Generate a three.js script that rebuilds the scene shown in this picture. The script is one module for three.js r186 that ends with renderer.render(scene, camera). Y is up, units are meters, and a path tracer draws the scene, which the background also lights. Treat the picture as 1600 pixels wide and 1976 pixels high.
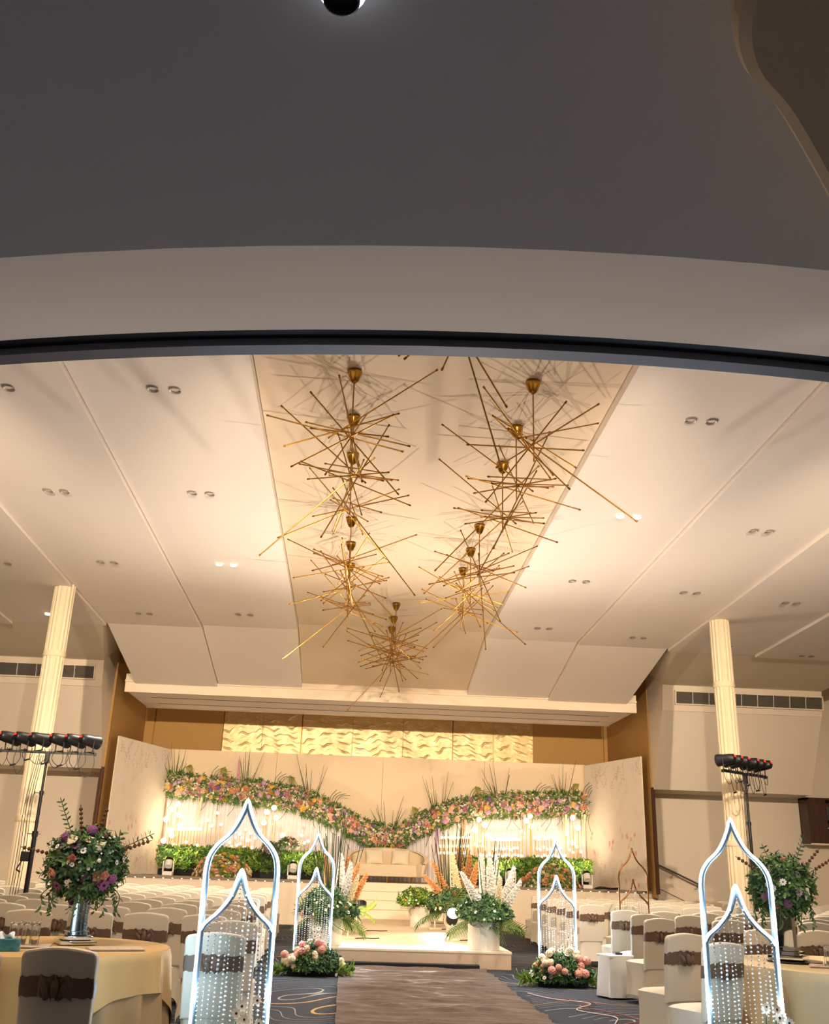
import * as THREE from 'three';
import { mergeGeometries } from 'three/addons/utils/BufferGeometryUtils.js';
import { RoundedBoxGeometry } from 'three/addons/geometries/RoundedBoxGeometry.js';
import { RectAreaLightUniformsLib } from 'three/addons/lights/RectAreaLightUniformsLib.js';
RectAreaLightUniformsLib.init();

// ---------------------------------------------------------------- camera, exposure, large lights
const scene = new THREE.Scene();
scene.background = new THREE.Color(0x000000);
const camera = new THREE.PerspectiveCamera(56.21, 1600 / 1976, 0.05, 200);
camera.position.set(-0.97, 1.45, 0);
camera.up.set(-0.05252, 0.93734, 0.34445);
camera.lookAt(-0.97 + 0.05345, 1.45 + 0.34707, -0.93632);
const renderer = new THREE.WebGLRenderer({ antialias: true });
renderer.toneMapping = THREE.LinearToneMapping;
renderer.toneMappingExposure = 1.12;
renderer.shadowMap.enabled = true;
const WARM = 0xffe4c8, NEUTRAL = 0xffeddc, COOL = 0xbfe2ff;
const LAMP = { runway: 82, stage: 8, down: 60, hidden: 22, front: 480, bulb: 0.05, neon: 0.7, lobby: 16, par: 9 };   // candela

// ---------------------------------------------------------------- helpers
let seed = 20240611;
const rnd = () => { seed = (seed + 0x6d2b79f5) | 0; let t = Math.imul(seed ^ (seed >>> 15), 1 | seed); t = (t + Math.imul(t ^ (t >>> 7), 61 | t)) ^ t; return ((t ^ (t >>> 14)) >>> 0) / 4294967296; };
const rr = (a, b) => a + (b - a) * rnd();
const pick = a => a[Math.floor(rnd() * a.length)];
const ORD = ['first', 'second', 'third', 'fourth', 'fifth', 'sixth', 'seventh', 'eighth', 'ninth', 'tenth', 'eleventh', 'twelfth', 'thirteenth'];
const V = (x, y, z) => new THREE.Vector3(x, y, z);
const PI = Math.PI;
const taken = {};
function numbered(n) { taken[n] = (taken[n] ?? -1) + 1; return taken[n] ? n + '_' + String(taken[n]).padStart(3, '0') : n; }
function flat(g) { const h = g.index ? g.toNonIndexed() : g; if (!h.attributes.normal) h.computeVertexNormals(); for (const k of Object.keys(h.attributes)) if (!['position', 'normal', 'uv'].includes(k)) h.deleteAttribute(k); if (!h.attributes.uv) h.setAttribute('uv', new THREE.Float32BufferAttribute(new Float32Array(h.attributes.position.count * 2), 2)); h.clearGroups?.(); return h; }
const join = list => list.length === 1 ? list[0] : mergeGeometries(list.map(flat));
function put(g, x = 0, y = 0, z = 0, rx = 0, ry = 0, rz = 0) { if (rx) g.rotateX(rx); if (rz) g.rotateZ(rz); if (ry) g.rotateY(ry); return g.translate(x, y, z); }
const box = (w, h, d, x, y, z, rx, ry, rz) => put(new THREE.BoxGeometry(w, h, d), x, y, z, rx, ry, rz);
const rbox = (w, h, d, r, x, y, z, rx, ry, rz) => put(new RoundedBoxGeometry(w, h, d, 2, r), x, y, z, rx, ry, rz);
const cyl = (a, b, h, n, x, y, z, rx, ry, rz) => put(new THREE.CylinderGeometry(a, b, h, n), x, y, z, rx, ry, rz);
const ball = (r, n, m, x, y, z) => put(new THREE.SphereGeometry(r, n, m), x, y, z);
const lathe = (pts, n = 24) => new THREE.LatheGeometry(pts.map(p => new THREE.Vector2(p[0], p[1])), n);
function rod(a, b, r, n = 6, r2 = r) { const d = b.clone().sub(a), l = d.length(); const g = new THREE.CylinderGeometry(r2, r, l, n); g.applyQuaternion(new THREE.Quaternion().setFromUnitVectors(V(0, 1, 0), d.normalize())); return g.translate((a.x + b.x) / 2, (a.y + b.y) / 2, (a.z + b.z) / 2); }
const tube = (pts, r, n = 24, m = 6, closed = false) => new THREE.TubeGeometry(new THREE.CatmullRomCurve3(pts.map(p => p.isVector3 ? p : V(...p)), closed), n, r, m, closed);
function grid(nu, nv, fn) {           // surface from fn(u, v) -> [x, y, z]
  const pos = [], uv = [], idx = [];
  for (let j = 0; j <= nv; j++) for (let i = 0; i <= nu; i++) { const p = fn(i / nu, j / nv); pos.push(p[0], p[1], p[2]); uv.push(p[3] ?? i / nu, p[4] ?? j / nv); }
  for (let j = 0; j < nv; j++) for (let i = 0; i < nu; i++) { const a = j * (nu + 1) + i, b = a + 1, c = a + nu + 1, d = c + 1; idx.push(a, b, d, a, d, c); }
  const g = new THREE.BufferGeometry(); g.setAttribute('position', new THREE.Float32BufferAttribute(pos, 3)); g.setAttribute('uv', new THREE.Float32BufferAttribute(uv, 2)); g.setIndex(idx); g.computeVertexNormals(); return g;
}
function extr(pts, depth, bevel = 0, steps = 1) { const s = new THREE.Shape(pts.map(p => new THREE.Vector2(p[0], p[1]))); return new THREE.ExtrudeGeometry(s, { depth, bevelEnabled: bevel > 0, bevelSize: bevel, bevelThickness: bevel, bevelSegments: 2, steps, curveSegments: 8 }); }
const profileX = (pts, x0, x1) => { const g = extr(pts.map(p => [-p[0], p[1]]), x1 - x0); g.rotateY(PI / 2); return g.translate(x0, 0, 0); };   // pts are [z, y], swept along x
function worldUV(g, s = 1) {         // box-projected uv in metres
  const h = flat(g), p = h.attributes.position, n = h.attributes.normal, uv = new Float32Array(p.count * 2);
  for (let i = 0; i < p.count; i++) { const ax = Math.abs(n.getX(i)), ay = Math.abs(n.getY(i)), az = Math.abs(n.getZ(i)); const [u, v] = ay >= ax && ay >= az ? [p.getX(i), p.getZ(i)] : ax > az ? [p.getZ(i), p.getY(i)] : [p.getX(i), p.getY(i)]; uv[2 * i] = u * s; uv[2 * i + 1] = v * s; }
  h.setAttribute('uv', new THREE.BufferAttribute(uv, 2)); return h;
}
function mesh(name, geo, mat, parent) { const m = new THREE.Mesh(Array.isArray(geo) ? join(geo) : geo, mat); m.name = parent ? name : numbered(name); m.castShadow = m.receiveShadow = true; (parent ?? scene).add(m); return m; }
function tag(o, label, category, group) { o.userData.label = label; o.userData.category = category; if (group) o.userData.group = group; return o; }
function thing(name, label, category, [x, y, z] = [0, 0, 0], turn = 0, group) { const o = new THREE.Group(); o.name = numbered(name); scene.add(o); o.position.set(x, y, z); o.rotation.y = turn; return tag(o, label, category, group); }
function struct(name, geo, mat, label, category) { const m = mesh(name, geo, mat); m.userData.kind = 'structure'; if (label) m.userData.label = label; if (category) m.userData.category = category; return m; }
function structGroup(name, label, category, p, turn) { const o = thing(name, label, category, p, turn); o.userData.kind = 'structure'; return o; }
function dup(root, [x, y, z], turn = 0, label) { const r = root.clone(); r.name = numbered(root.userData.base ?? root.name.replace(/_\d{3}$/, '')); r.userData = { ...root.userData }; r.position.set(x, y, z); r.rotation.y = turn; if (label) r.userData.label = label; scene.add(r); return r; }
function stuff(name, geo, mat, list, parent, colors) {     // uncountable small pieces: list of matrices
  const m = new THREE.InstancedMesh(geo, mat, list.length); m.name = name; m.castShadow = m.receiveShadow = true;
  list.forEach((k, i) => m.setMatrixAt(i, k)); if (colors) colors.forEach((c, i) => m.setColorAt(i, c));
  m.userData.kind = 'stuff'; parent.add(m); return m;
}
const UPV = V(0, 1, 0);
function mat4(p, dir, s, spin = rnd() * 6.28) { const q = new THREE.Quaternion().setFromUnitVectors(UPV, dir.clone().normalize()).multiply(new THREE.Quaternion().setFromAxisAngle(UPV, spin)); return new THREE.Matrix4().compose(p, q, typeof s === 'number' ? V(s, s, s) : s); }

// ---------------------------------------------------------------- textures and materials
function tex(n, fn, srgb = true) {   // fn(u, v) -> [r, g, b] 0..255
  const d = new Uint8Array(n * n * 4);
  for (let y = 0; y < n; y++) for (let x = 0; x < n; x++) { const c = fn(x / n, y / n), k = 4 * (y * n + x); d[k] = c[0]; d[k + 1] = c[1]; d[k + 2] = c[2]; d[k + 3] = 255; }
  const t = new THREE.DataTexture(d, n, n); t.wrapS = t.wrapT = THREE.RepeatWrapping; t.magFilter = THREE.LinearFilter; t.minFilter = THREE.LinearFilter; if (srgb) t.colorSpace = THREE.SRGBColorSpace; t.needsUpdate = true; return t;
}
const hash = new Float32Array(65536).map(() => rnd());
function vnoise(x, y, per) {          // tileable value noise
  const xi = Math.floor(x), yi = Math.floor(y), f = x - xi, g = y - yi, s = f * f * (3 - 2 * f), t = g * g * (3 - 2 * g);
  const h = (a, b) => hash[((((a % per) + per) % per) * 251 + (((b % per) + per) % per) * 131) & 65535];
  return (h(xi, yi) * (1 - s) + h(xi + 1, yi) * s) * (1 - t) + (h(xi, yi + 1) * (1 - s) + h(xi + 1, yi + 1) * s) * t;
}
const fbm = (u, v, per, oct = 4) => { let a = 0, w = 0.5; for (let o = 0; o < oct; o++) { a += w * vnoise(u * per, v * per, per); per *= 2; w *= 0.5; } return a; };
const mix3 = (a, b, t) => [a[0] + (b[0] - a[0]) * t, a[1] + (b[1] - a[1]) * t, a[2] + (b[2] - a[2]) * t];
const clampT = t => Math.max(0, Math.min(1, t));
const plasterBump = tex(512, (u, v) => { const k = 110 + 90 * fbm(u, v, 32, 4); return [k, k, k]; }, false);
const clothBump = tex(256, (u, v) => { const k = 128 + 60 * Math.sin(u * PI * 128) * Math.sin(v * PI * 128) + 60 * (vnoise(u * 128, v * 128, 128) - 0.5); return [k, k, k]; }, false);
const std = (color, roughness = 0.8, metalness = 0, extra = {}) => new THREE.MeshStandardMaterial({ color, roughness, metalness, ...extra });
const paint = (color, r = 0.85) => std(color, r, 0, { bumpMap: plasterBump, bumpScale: 0.0015 });
const cloth = (color, r = 0.8, extra = {}) => new THREE.MeshPhysicalMaterial({ color, roughness: r, bumpMap: clothBump, bumpScale: 0.0004, sheen: 0.25, sheenRoughness: 0.6, sheenColor: new THREE.Color(color), side: THREE.DoubleSide, ...extra });
const MT = {
  ceiling: paint(0xf1e6da), channel: paint(0xe2cdb0), wall: paint(0xe9dcc6), tan: paint(0xc49c5c), soffitDark: paint(0xd9d3ca, 0.9), soffitCream: paint(0xe9ddd2),
  black: std(0x0b0b0d, 0.45), blackMatte: std(0x16161a, 0.85), track: std(0x24262c, 0.5, 0.6), trackGrey: std(0x777b86, 0.5, 0.4),
  column: paint(0xdccbaa, 0.7), white: std(0xeeeae2, 0.5), cream: std(0xf0dfc4, 0.75), brownTrim: std(0x55301a, 0.6),
  brass: std(0xb98a35, 0.28, 1), brassDark: std(0x8a6328, 0.35, 1), copper: std(0x8d5f3c, 0.3, 1), gold: std(0xc9a35b, 0.3, 1), chrome: std(0xd8d8d8, 0.15, 1), steel: std(0x9a958c, 0.35, 1),
  mirror: std(0xd9dcd6, 0.04, 1), grille: std(0x8b8478, 0.5, 0.5), gap: std(0x2a2622, 0.9),
};
// ---------------------------------------------------------------- floor
const carpetMap = tex(2048, (u, v) => {
  const P2 = 2 * PI, w = 1.5 * Math.sin(P2 * (u + v) + 1) + 0.9 * Math.sin(P2 * (2 * u - v)) + 0.5 * Math.sin(P2 * (4 * u + 3 * v) + 2) + 2.6 * fbm(u, v, 4, 2);
  const q = 1.5 * w + 22 * v, line = Math.round(q), d = Math.abs(q - line), bold = ((line % 11) + 11) % 11 === 3;
  const streak = vnoise(u * 24, v * 512, 512), n = vnoise(u * 512, v * 512, 512);
  let c = mix3([23, 29, 40], [52, 61, 74], clampT(0.25 + 0.9 * (fbm(u, v, 6, 3) - 0.35) + 0.35 * (streak - 0.5)));
  const lane = vnoise(u * 5 + 3, v * 5, 5);
  if (bold && d < 0.085) c = mix3(c, [206, 166, 92], 0.9);
  else if (d < 0.06 && lane > 0.3) c = mix3(c, [200, 194, 180], 0.9 * (1 - d / 0.06));
  const k = 0.86 + 0.28 * n; return [c[0] * k, c[1] * k, c[2] * k];
});
carpetMap.repeat.set(1 / 5, 1 / 5);
const carpetBump = tex(256, (u, v) => { const k = 255 * vnoise(u * 128, v * 128, 128); return [k, k, k]; }, false); carpetBump.repeat.set(1.5, 1.5);
struct('floor', worldUV(box(27.4, 0.2, 36.4, -0.1, -0.1, -13)), std(0xffffff, 0.95, 0, { map: carpetMap, bumpMap: carpetBump, bumpScale: 0.003 }), 'navy carpet with flowing pale and gold contour lines', 'floor');

// ---------------------------------------------------------------- hall ceiling: plates stepping down from a recessed channel
const ceilH = z => z > -21.4 ? 6.4 + (z + 21.4) * 0.0246 : 6.4 + (z + 21.4) * 0.2059;
function plate(x0, x1, off, mat, zEnd, label) {
  const h = z => ceilH(z) + off, pts = [[-2.9, h(-2.9)], [-21.4, h(-21.4)]];
  if (zEnd < -21.5) pts.push([zEnd, h(zEnd)]);
  pts.push([zEnd < -21.5 ? zEnd : -21.4, 7.4], [-2.9, 7.4]);
  return struct('ceiling', worldUV(profileX(pts, x0, x1)), mat, label, 'ceiling');
}
plate(-2.3, 1.97, 0.13, MT.channel, -24.9, 'tan recessed ceiling channel above the aisle where the stick pendants hang');
for (const [a, b, k, s] of [[-4.45, -2.3, 0, 1], [-6.55, -4.45, 1, 1], [1.97, 4.1, 0, 1], [4.1, 6.2, 1, 1], [-8.6, -6.55, 2, 0], [-10.7, -8.6, 3, 0], [-13.6, -10.7, 4, 0], [6.2, 8.25, 2, 0], [8.25, 10.2, 3, 0], [10.2, 13.4, 4, 0]])
  plate(a + 0.012, b - 0.012, -0.055 * k, MT.ceiling, s ? -24.88 : -21.4, 'white sloping ceiling plate with paired downlights');
struct('ceiling', box(27.6, 0.2, 30, -0.1, 7.45, -16.5), MT.ceiling, 'roof slab over the hall', 'ceiling');

// valance at the stage end of the ceiling, with two air slots in its underside
{
  const v = structGroup('trim_1', 'cream valance with two dark air slots at the stage end of the ceiling', 'trim');
  mesh('front_face', [box(13.25, 0.46, 0.1, -0.17, 5.64, -24.98), box(13.25, 0.05, 0.06, -0.17, 5.685, -24.9)], MT.cream, v);
  for (const [a, b] of [[-25.04, -25.75], [-25.81, -26.75], [-26.81, -27.5]]) mesh('underside_board', box(13.1, 0.08, a - b, -0.17, 5.46, (a + b) / 2), MT.ceiling, v);
  for (const z of [-25.78, -26.78]) mesh('air_slot', box(12.2, 0.1, 0.055, -0.17, 5.467, z), MT.gap, v);
  mesh('rear_face', box(13.1, 1.2, 0.1, -0.17, 6.0, -27.5), MT.cream, v);
}
struct('ceiling', box(14.8, 0.1, 5.6, -0.1, 6.7, -27.6), MT.tan, 'tan ceiling over the stage behind the valance', 'ceiling');

// leaning sound boxes on both sides of the stage opening
function soundBox(s, xi, xa, xo, name, label) {
  const prof = [[-21.35, 6.3], [-24.5, 6.1], [-24.62, 5.46], [-24.66, 5.46], [-25.72, 3.56], [-27.1, 3.56], [-27.1, 7.3], [-21.35, 7.3]];
  const g = profileX(prof, 0, 1), p = g.attributes.position;
  for (let i = 0; i < p.count; i++) { const inner = p.getX(i) < 0.5, z = p.getZ(i); p.setX(i, inner ? (z > -22 ? xa : xi) : xo); }
  if (s < 0) for (let i = 0; i < p.count; i += 3) { const b = [p.getX(i + 1), p.getY(i + 1), p.getZ(i + 1)]; p.setXYZ(i + 1, p.getX(i + 2), p.getY(i + 2), p.getZ(i + 2)); p.setXYZ(i + 2, ...b); }
  g.computeVertexNormals();
  return struct(name, worldUV(flat(g)), MT.wall, label, 'wall');
}
soundBox(-1, -7.3, -6.62, -13.6, 'wall_left_box', 'pale leaning sound box above the wall beside the stage, cut by the frame edge');
soundBox(1, 7.05, 6.3, 11.3, 'wall_right_box', 'pale leaning sound box above the wall with the stair handrail');
// air grilles set in the boxes
function airGrille(x0, n, cw, label) {
  const g = thing('air_grille', label, 'air vent', [x0, 5.79, -24.51], 0, 'air grilles in the sound boxes'); g.rotation.x = 0.185; g.userData.kind = 'structure';
  const w = n * cw;
  mesh('frame', [box(w + 0.08, 0.03, 0.05, w / 2, 0.165, 0), box(w + 0.08, 0.03, 0.05, w / 2, -0.165, 0), box(0.03, 0.33, 0.05, -0.025, 0, 0), box(0.03, 0.33, 0.05, w + 0.025, 0, 0)], MT.cream, g);
  mesh('backing', box(w, 0.31, 0.01, w / 2, 0, -0.02), std(0x6a6358, 0.9), g);
  const cell = join([...Array(9).keys()].map(i => box(cw - 0.015, 0.012, 0.03, cw / 2, -0.136 + i * 0.034, 0, 0.5)).concat([...Array(11).keys()].map(i => box(0.006, 0.3, 0.01, 0.03 + i * (cw - 0.06) / 10, 0, 0.008))));
  for (let i = 0; i < n; i++) { mesh('grille_panel', cell, MT.grille, g).position.x = i * cw; if (i) mesh('mullion', box(0.012, 0.31, 0.035, i * cw, 0, 0.004), MT.white, g); }
}
airGrille(7.4, 9, 0.43, 'grey louvred air grille in the sound box above the stair handrail');
airGrille(-11.75, 9, 0.47, 'grey louvred air grille in the sound box cut off by the frame edge');

// front walls under the boxes, side walls, rear walls
struct('wall_front_left', worldUV(box(6.6, 3.9, 0.2, -10.45, 1.9, -27.1)), MT.wall, 'plain cream wall under the sound box on the glasses table side', 'wall');
struct('wall_front_right', worldUV(box(6.5, 3.9, 0.2, 10.25, 1.9, -27.1)), MT.wall, 'plain cream wall with stair handrail and dark wood cabinet', 'wall');
struct('wall_front_right_upper', worldUV(box(2.4, 3.55, 0.2, 12.4, 5.625, -27.1)), MT.wall, 'cream wall above the dark wood cabinet', 'wall');
struct('wall_left', worldUV(box(0.2, 7.5, 32, -13.7, 3.75, -11.2)), MT.wall, 'cream side wall of the hall', 'wall');
struct('wall_right', worldUV(box(0.2, 7.5, 32, 13.5, 3.75, -11.2)), MT.wall, 'cream side wall of the hall', 'wall');
struct('wall_back', worldUV(box(27.4, 7.5, 0.2, -0.1, 3.75, 4.9)), MT.wall, 'rear wall under the low soffit', 'wall');
for (const s of [-1, 1]) {
  struct(s < 0 ? 'wall_stage_left' : 'wall_stage_right', worldUV(box(0.06, 5.7, 4.3, -0.12 + s * 7.16, 3.75, -28.0)), MT.tan, 'tan side wall inside the stage opening', 'wall');
  struct(s < 0 ? 'trim_2' : 'trim_3', box(0.075, 2.62, 0.1, -0.12 + s * 7.16, 2.3, -25.79), MT.brownTrim, 'thin brown wood edge strip at the stage opening', 'trim');
}
// rear wall of the stage: tan boards beside gold wave panels
{
  const w = structGroup('wall_stage_back', 'tan rear stage wall with gold rippled panels along its top', 'wall');
  mesh('backing', box(14.6, 6.9, 0.2, -0.1, 3.4, -30.25), MT.tan, w);
  for (const [a, b] of [[-7.25, -6.98], [-6.94, -4.89], [4.66, 6.86], [6.9, 7.2]]) mesh('panel', rbox(b - a, 2.2, 0.06, 0.008, (a + b) / 2, 5.1, -30.12), MT.tan, w);
  const goldLeaf = tex(512, (u, v) => mix3([208, 178, 116], [236, 214, 162], clampT(fbm(u, v, 8, 4) * 1.5 - 0.25)));
  const wave = std(0xffffff, 0.34, 0.3, { map: goldLeaf, bumpMap: plasterBump, bumpScale: 0.004 });
  const H = 1.62, ripple = (x, y) => {      // thin drifting crests, as in wave-carved board
    let h = 0; const q = y / 0.15 + 0.45 * Math.sin(x * 3.3 + 2.1 * y) + 0.3 * Math.sin(x * 9.1 + 5 * y) + 0.12 * Math.sin(x * 23 + 9 * y), r = Math.round(q), row = r * 12.9;
    const d = q - r, on = 0.25 + 0.55 * Math.sin(x * 5.2 + row * 1.7) + 0.45 * Math.sin(x * 12.7 + row);
    h += Math.max(0, on) * Math.exp(-(d - 0.1) * (d - 0.1) * (d > 0.1 ? 160 : 26)) * 0.011; return h;
  };
  for (const [a, b] of [[-4.87, -3.68], [-3.68, -2.5], [-2.48, -0.93], [-0.93, 0.62], [0.62, 2.15], [2.17, 3.42], [3.42, 4.66]]) {
    const g = grid(72, 110, (u, v) => { const x = a + 0.006 + u * (b - a - 0.012), y = 4.3 + v * H; return [x, y, -30.06 + ripple(x, y), x, y]; });
    mesh('gold_wave_panel', g, wave, w);
  }
  for (const x of [-2.49, 2.16]) mesh('joint_strip', box(0.02, H, 0.06, x, 4.3 + H / 2, -30.08), MT.brassDark, w);
}

// ---------------------------------------------------------------- fluted columns
function column(x, z, label) {
  const c = structGroup('column', label, 'column', [x, 0, z]);
  const R = 0.2, pts = []; for (let i = 0; i < 16; i++) for (let j = 0; j < 6; j++) { const a = (i + j / 6) / 16 * 2 * PI, r = R - (j > 1 ? 0.016 * Math.sin((j - 1) / 5 * PI) : 0); pts.push([r * Math.cos(a), r * Math.sin(a)]); }
  for (const [a, b] of [[0.3, 2.0], [2.1, 5.0], [5.1, ceilH(z) - 0.02]]) mesh('fluted_shaft', put(extr(pts, b - a), 0, a, 0, -PI / 2), MT.column, c);
  for (const h of [2.05, 5.05]) mesh('ring_band', lathe([[0.19, -0.06], [0.21, -0.05], [0.215, -0.01], [0.205, 0.01], [0.212, 0.05], [0.19, 0.06]], 32).translate(0, h, 0), MT.column, c);
  mesh('plinth', lathe([[0.24, 0], [0.24, 0.25], [0.215, 0.3], [0.19, 0.31]], 32), MT.column, c);
}
column(-6.72, -18.6, 'fluted cream column rising behind the light stand beside the printed panel');
column(6.42, -18.75, 'fluted cream column behind the light stand near the stair handrail');

// ---------------------------------------------------------------- low soffit over the camera
{
  const arc = (z0, R, c) => x => { const d = Math.min(Math.abs(x - c), 6); return z0 - d * d / (2 * R); };
  const e1 = arc(-2.39, 8.8, -0.1), e2 = arc(-4.19, 12.8, 0.3), e3 = arc(-4.3, 12.8, 0.3), e4 = arc(-4.4, 12.8, 0.3);
  const sweep = prof => { const n = 90, L = []; const X = i => -13.6 + 27 * i / n, K = prof(0).length; for (let k = 0; k < K; k++) L.push(grid(n, 1, (u, v) => { const x = X(u * n), p = prof(x), q = p[(k + (v > 0.5 ? 1 : 0)) % K]; return [x, q[1], q[0]]; })); return join(L); };
  const s = structGroup('ceiling_soffit', 'low ceiling with a splayed cream edge and dark partition track', 'ceiling');
  mesh('flat_field', worldUV(sweep(x => [[4.9, 3.2], [e1(x), 3.2], [e1(x), 3.4], [4.9, 3.4]])), MT.soffitDark, s);
  mesh('splayed_edge', worldUV(sweep(x => [[e1(x), 3.205], [e2(x), 4.0], [e2(x), 4.2], [e1(x), 3.405]])), MT.soffitCream, s).userData.label = 'cream splayed edge rising towards the hall';
  mesh('partition_track', sweep(x => [[e2(x), 4.015], [e3(x), 4.015], [e3(x), 4.2], [e2(x), 4.2]]), MT.track, s).userData.label = 'black curved track';
  mesh('track_lip', sweep(x => [[e3(x), 3.975], [e4(x), 3.975], [e4(x), 4.2], [e3(x), 4.2]]), MT.trackGrey, s);
  mesh('bulkhead', worldUV(sweep(x => [[e4(x) + 0.2, 4.2], [e4(x), 4.2], [e4(x), 7.4], [e4(x) + 0.2, 7.4]])), MT.ceiling, s);
}
// rounded drop edge at the corner of the low ceiling
{
  const c = [[-0.38, -0.55], [-0.36, -1.02], [-0.352, -1.2], [-0.3, -1.3], [-0.2, -1.39], [-0.06, -1.54], [0.3, -1.95], [1.4, -2.2], [1.4, -0.3]];
  const g = extr(new THREE.CatmullRomCurve3(c.slice(0, 7).map(p => V(p[0], -p[1], 0))).getPoints(30).map(p => [p.x, p.y]).concat([[1.4, 2.1], [1.4, 0.4]]), 0.36, 0.03);
  struct('ceiling_drop', worldUV(put(g, 0, 2.85, 0, -PI / 2)), paint(0xd6b88e), 'tan drop of the low ceiling with a rounded curving edge', 'ceiling');
}
// ---------------------------------------------------------------- stage, steps, runway
{
  const st = structGroup('stage', 'cream fronted stage with a dark deck', 'stage');
  mesh('deck', worldUV(box(14.3, 0.05, 4.0, -0.1, 1.025, -28.2)), std(0x8f7f6c, 0.7), st);
  mesh('front_board', worldUV(box(14.3, 1.0, 0.06, -0.1, 0.5, -26.28)), MT.cream, st);
  mesh('edge_strip', box(14.3, 0.05, 0.05, -0.1, 1.022, -26.23), std(0x75695b, 0.5), st);
  mesh('wing_ledge', [box(6.2, 1.02, 0.6, -10.3, 0.51, -26.65), box(0.06, 1.0, 0.6, -7.2, 0.5, -26.6)], MT.cream, st);
  const led = new THREE.MeshStandardMaterial({ color: 0xffffff, emissive: 0xffe9c8, emissiveIntensity: 3 });
  mesh('edge_led_lights', [...Array(60).keys()].filter(i => i < 24 || i > 34).map(i => box(0.035, 0.015, 0.01, -6.9 + i * 0.232, 1.0, -26.205)), led, st).userData.kind = 'stuff';
  const steps = structGroup('stage_steps', 'four cream carpeted steps from runway up to the stage', 'steps');
  for (let i = 0; i < 4; i++) mesh('step', rbox(2.7, 0.2, 1.25 - i * 0.29, 0.012, 0.12, 0.35 + i * 0.2, -26.24 + (1.25 - i * 0.29) / 2), MT.cream, steps);
  const rw = structGroup('runway', 'low cream runway platform leading from the aisle to the stage steps', 'platform');
  mesh('top', worldUV(rbox(3.22, 0.04, 9.85, 0.01, 0.09, 0.235, -21.15)), std(0xf1dcb9, 0.6), rw);
  mesh('front_skirt', worldUV(box(3.2, 0.22, 0.03, 0.09, 0.11, -16.25)), std(0xd3b391, 0.8), rw);
  for (const s of [-1, 1]) mesh('side_skirt', worldUV(box(0.03, 0.22, 9.8, 0.09 + s * 1.585, 0.11, -21.15)), std(0xd3b391, 0.8), rw);
  tag(mesh('cable_ramp', rbox(2.55, 0.07, 0.12, 0.012, -0.1, 0.036, -16.12), MT.black), 'long black cable ramp against the foot of the runway', 'cable ramp');
}
// crinkled runner
{
  const crease = [...Array(150)].map(() => [rr(-1.1, 1.3), rr(-16, -9.5), rr(0.25, 1.0), rr(0.018, 0.05), rr(0.01, 0.03), rr(-0.2, 0.2)]);
  const g = grid(60, 640, (u, v) => {
    const x = -0.98 + u * 2.2 + 0.004 * Math.sin(v * 50), z = -16.05 + v * 11.5; let h = 0.016 + 0.005 * Math.sin(z * 21 + 2 * Math.sin(x * 3)) + 0.0035 * Math.sin(z * 47 + 3 * Math.sin(x * 4));
    for (const [cx, cz, L, w, k, sl] of crease) { const dx = (x - cx) / L; if (Math.abs(dx) > 2) continue; const d = (z - cz - sl * (x - cx) - 0.03 * Math.sin(x * 5 + cz)) / w; if (Math.abs(d) < 4) h += k * Math.exp(-d * d) * Math.exp(-dx * dx); }
    return [x, h, z, x, z];
  });
  const weave = tex(512, (u, v) => { const k = 0.8 + 0.3 * vnoise(u * 20, v * 512, 512) + 0.16 * (fbm(u, v, 4, 3) - 0.5); return [104 * k, 88 * k, 75 * k]; });
  tag(mesh('aisle_runner', g, std(0xffffff, 0.75, 0, { map: weave, side: THREE.DoubleSide })), 'crinkled taupe fabric runner laid along the aisle carpet', 'runner');
}
// ---------------------------------------------------------------- wall items by the stage
{
  const h = thing('stair_handrail', 'slanting metal handrail with cream stringer on the wall beside the stage', 'handrail', [0, 0, 0]);
  mesh('rail', tube([[6.72, 1.84, -26.72], [7.0, 1.84, -26.72], [7.3, 1.73, -26.72], [8.55, 1.2, -26.72]], 0.025, 30, 8), MT.steel, h);
  mesh('stringer', worldUV(put(extr([[6.85, 1.5], [7.05, 1.5], [8.5, 0.86], [8.5, 0.66], [6.85, 1.36]], 0.1), 0, 0, -27.0)), MT.cream, h);
  for (const [x, y] of [[7.05, 1.82], [7.75, 1.54], [8.4, 1.26]]) mesh('bracket', [rod(V(x, y, -26.72), V(x, y - 0.12, -26.78), 0.008), rod(V(x, y - 0.12, -26.78), V(x, y - 0.14, -27), 0.008)], MT.steel, h);
  const woodMap = tex(512, (u, v) => { const k = vnoise(u * 64, v * 3, 64) * 0.6 + 0.4 * vnoise(u * 200, v * 6, 200); return mix3([46, 27, 19], [88, 55, 38], k); });
  const wood = std(0xffffff, 0.45, 0, { map: woodMap });
  const c = thing('control_cabinet', 'dark wood cabinet with small screen and shelf hung on the cream wall', 'cabinet', [11.5, 2.36, -26.45]);
  mesh('carcass', [box(1.9, 1.2, 0.04, 0.95, 0.6, -0.5), box(0.05, 1.2, 0.5, 0.025, 0.6, -0.25), box(1.9, 0.05, 0.5, 0.95, 1.175, -0.25), box(0.5, 1.16, 0.04, 0.28, 0.6, -0.04)].map(g => worldUV(g)), wood, c);
  mesh('bottom_board', box(1.9, 0.04, 0.52, 0.95, 0.0, -0.25), MT.cream, c);
  mesh('shelf', box(1.3, 0.02, 0.4, 1.2, 0.42, -0.26), MT.white, c);
  mesh('screen', rbox(0.6, 0.36, 0.03, 0.01, 0.86, 0.8, -0.07), std(0x39424c, 0.25), c);
}

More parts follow.
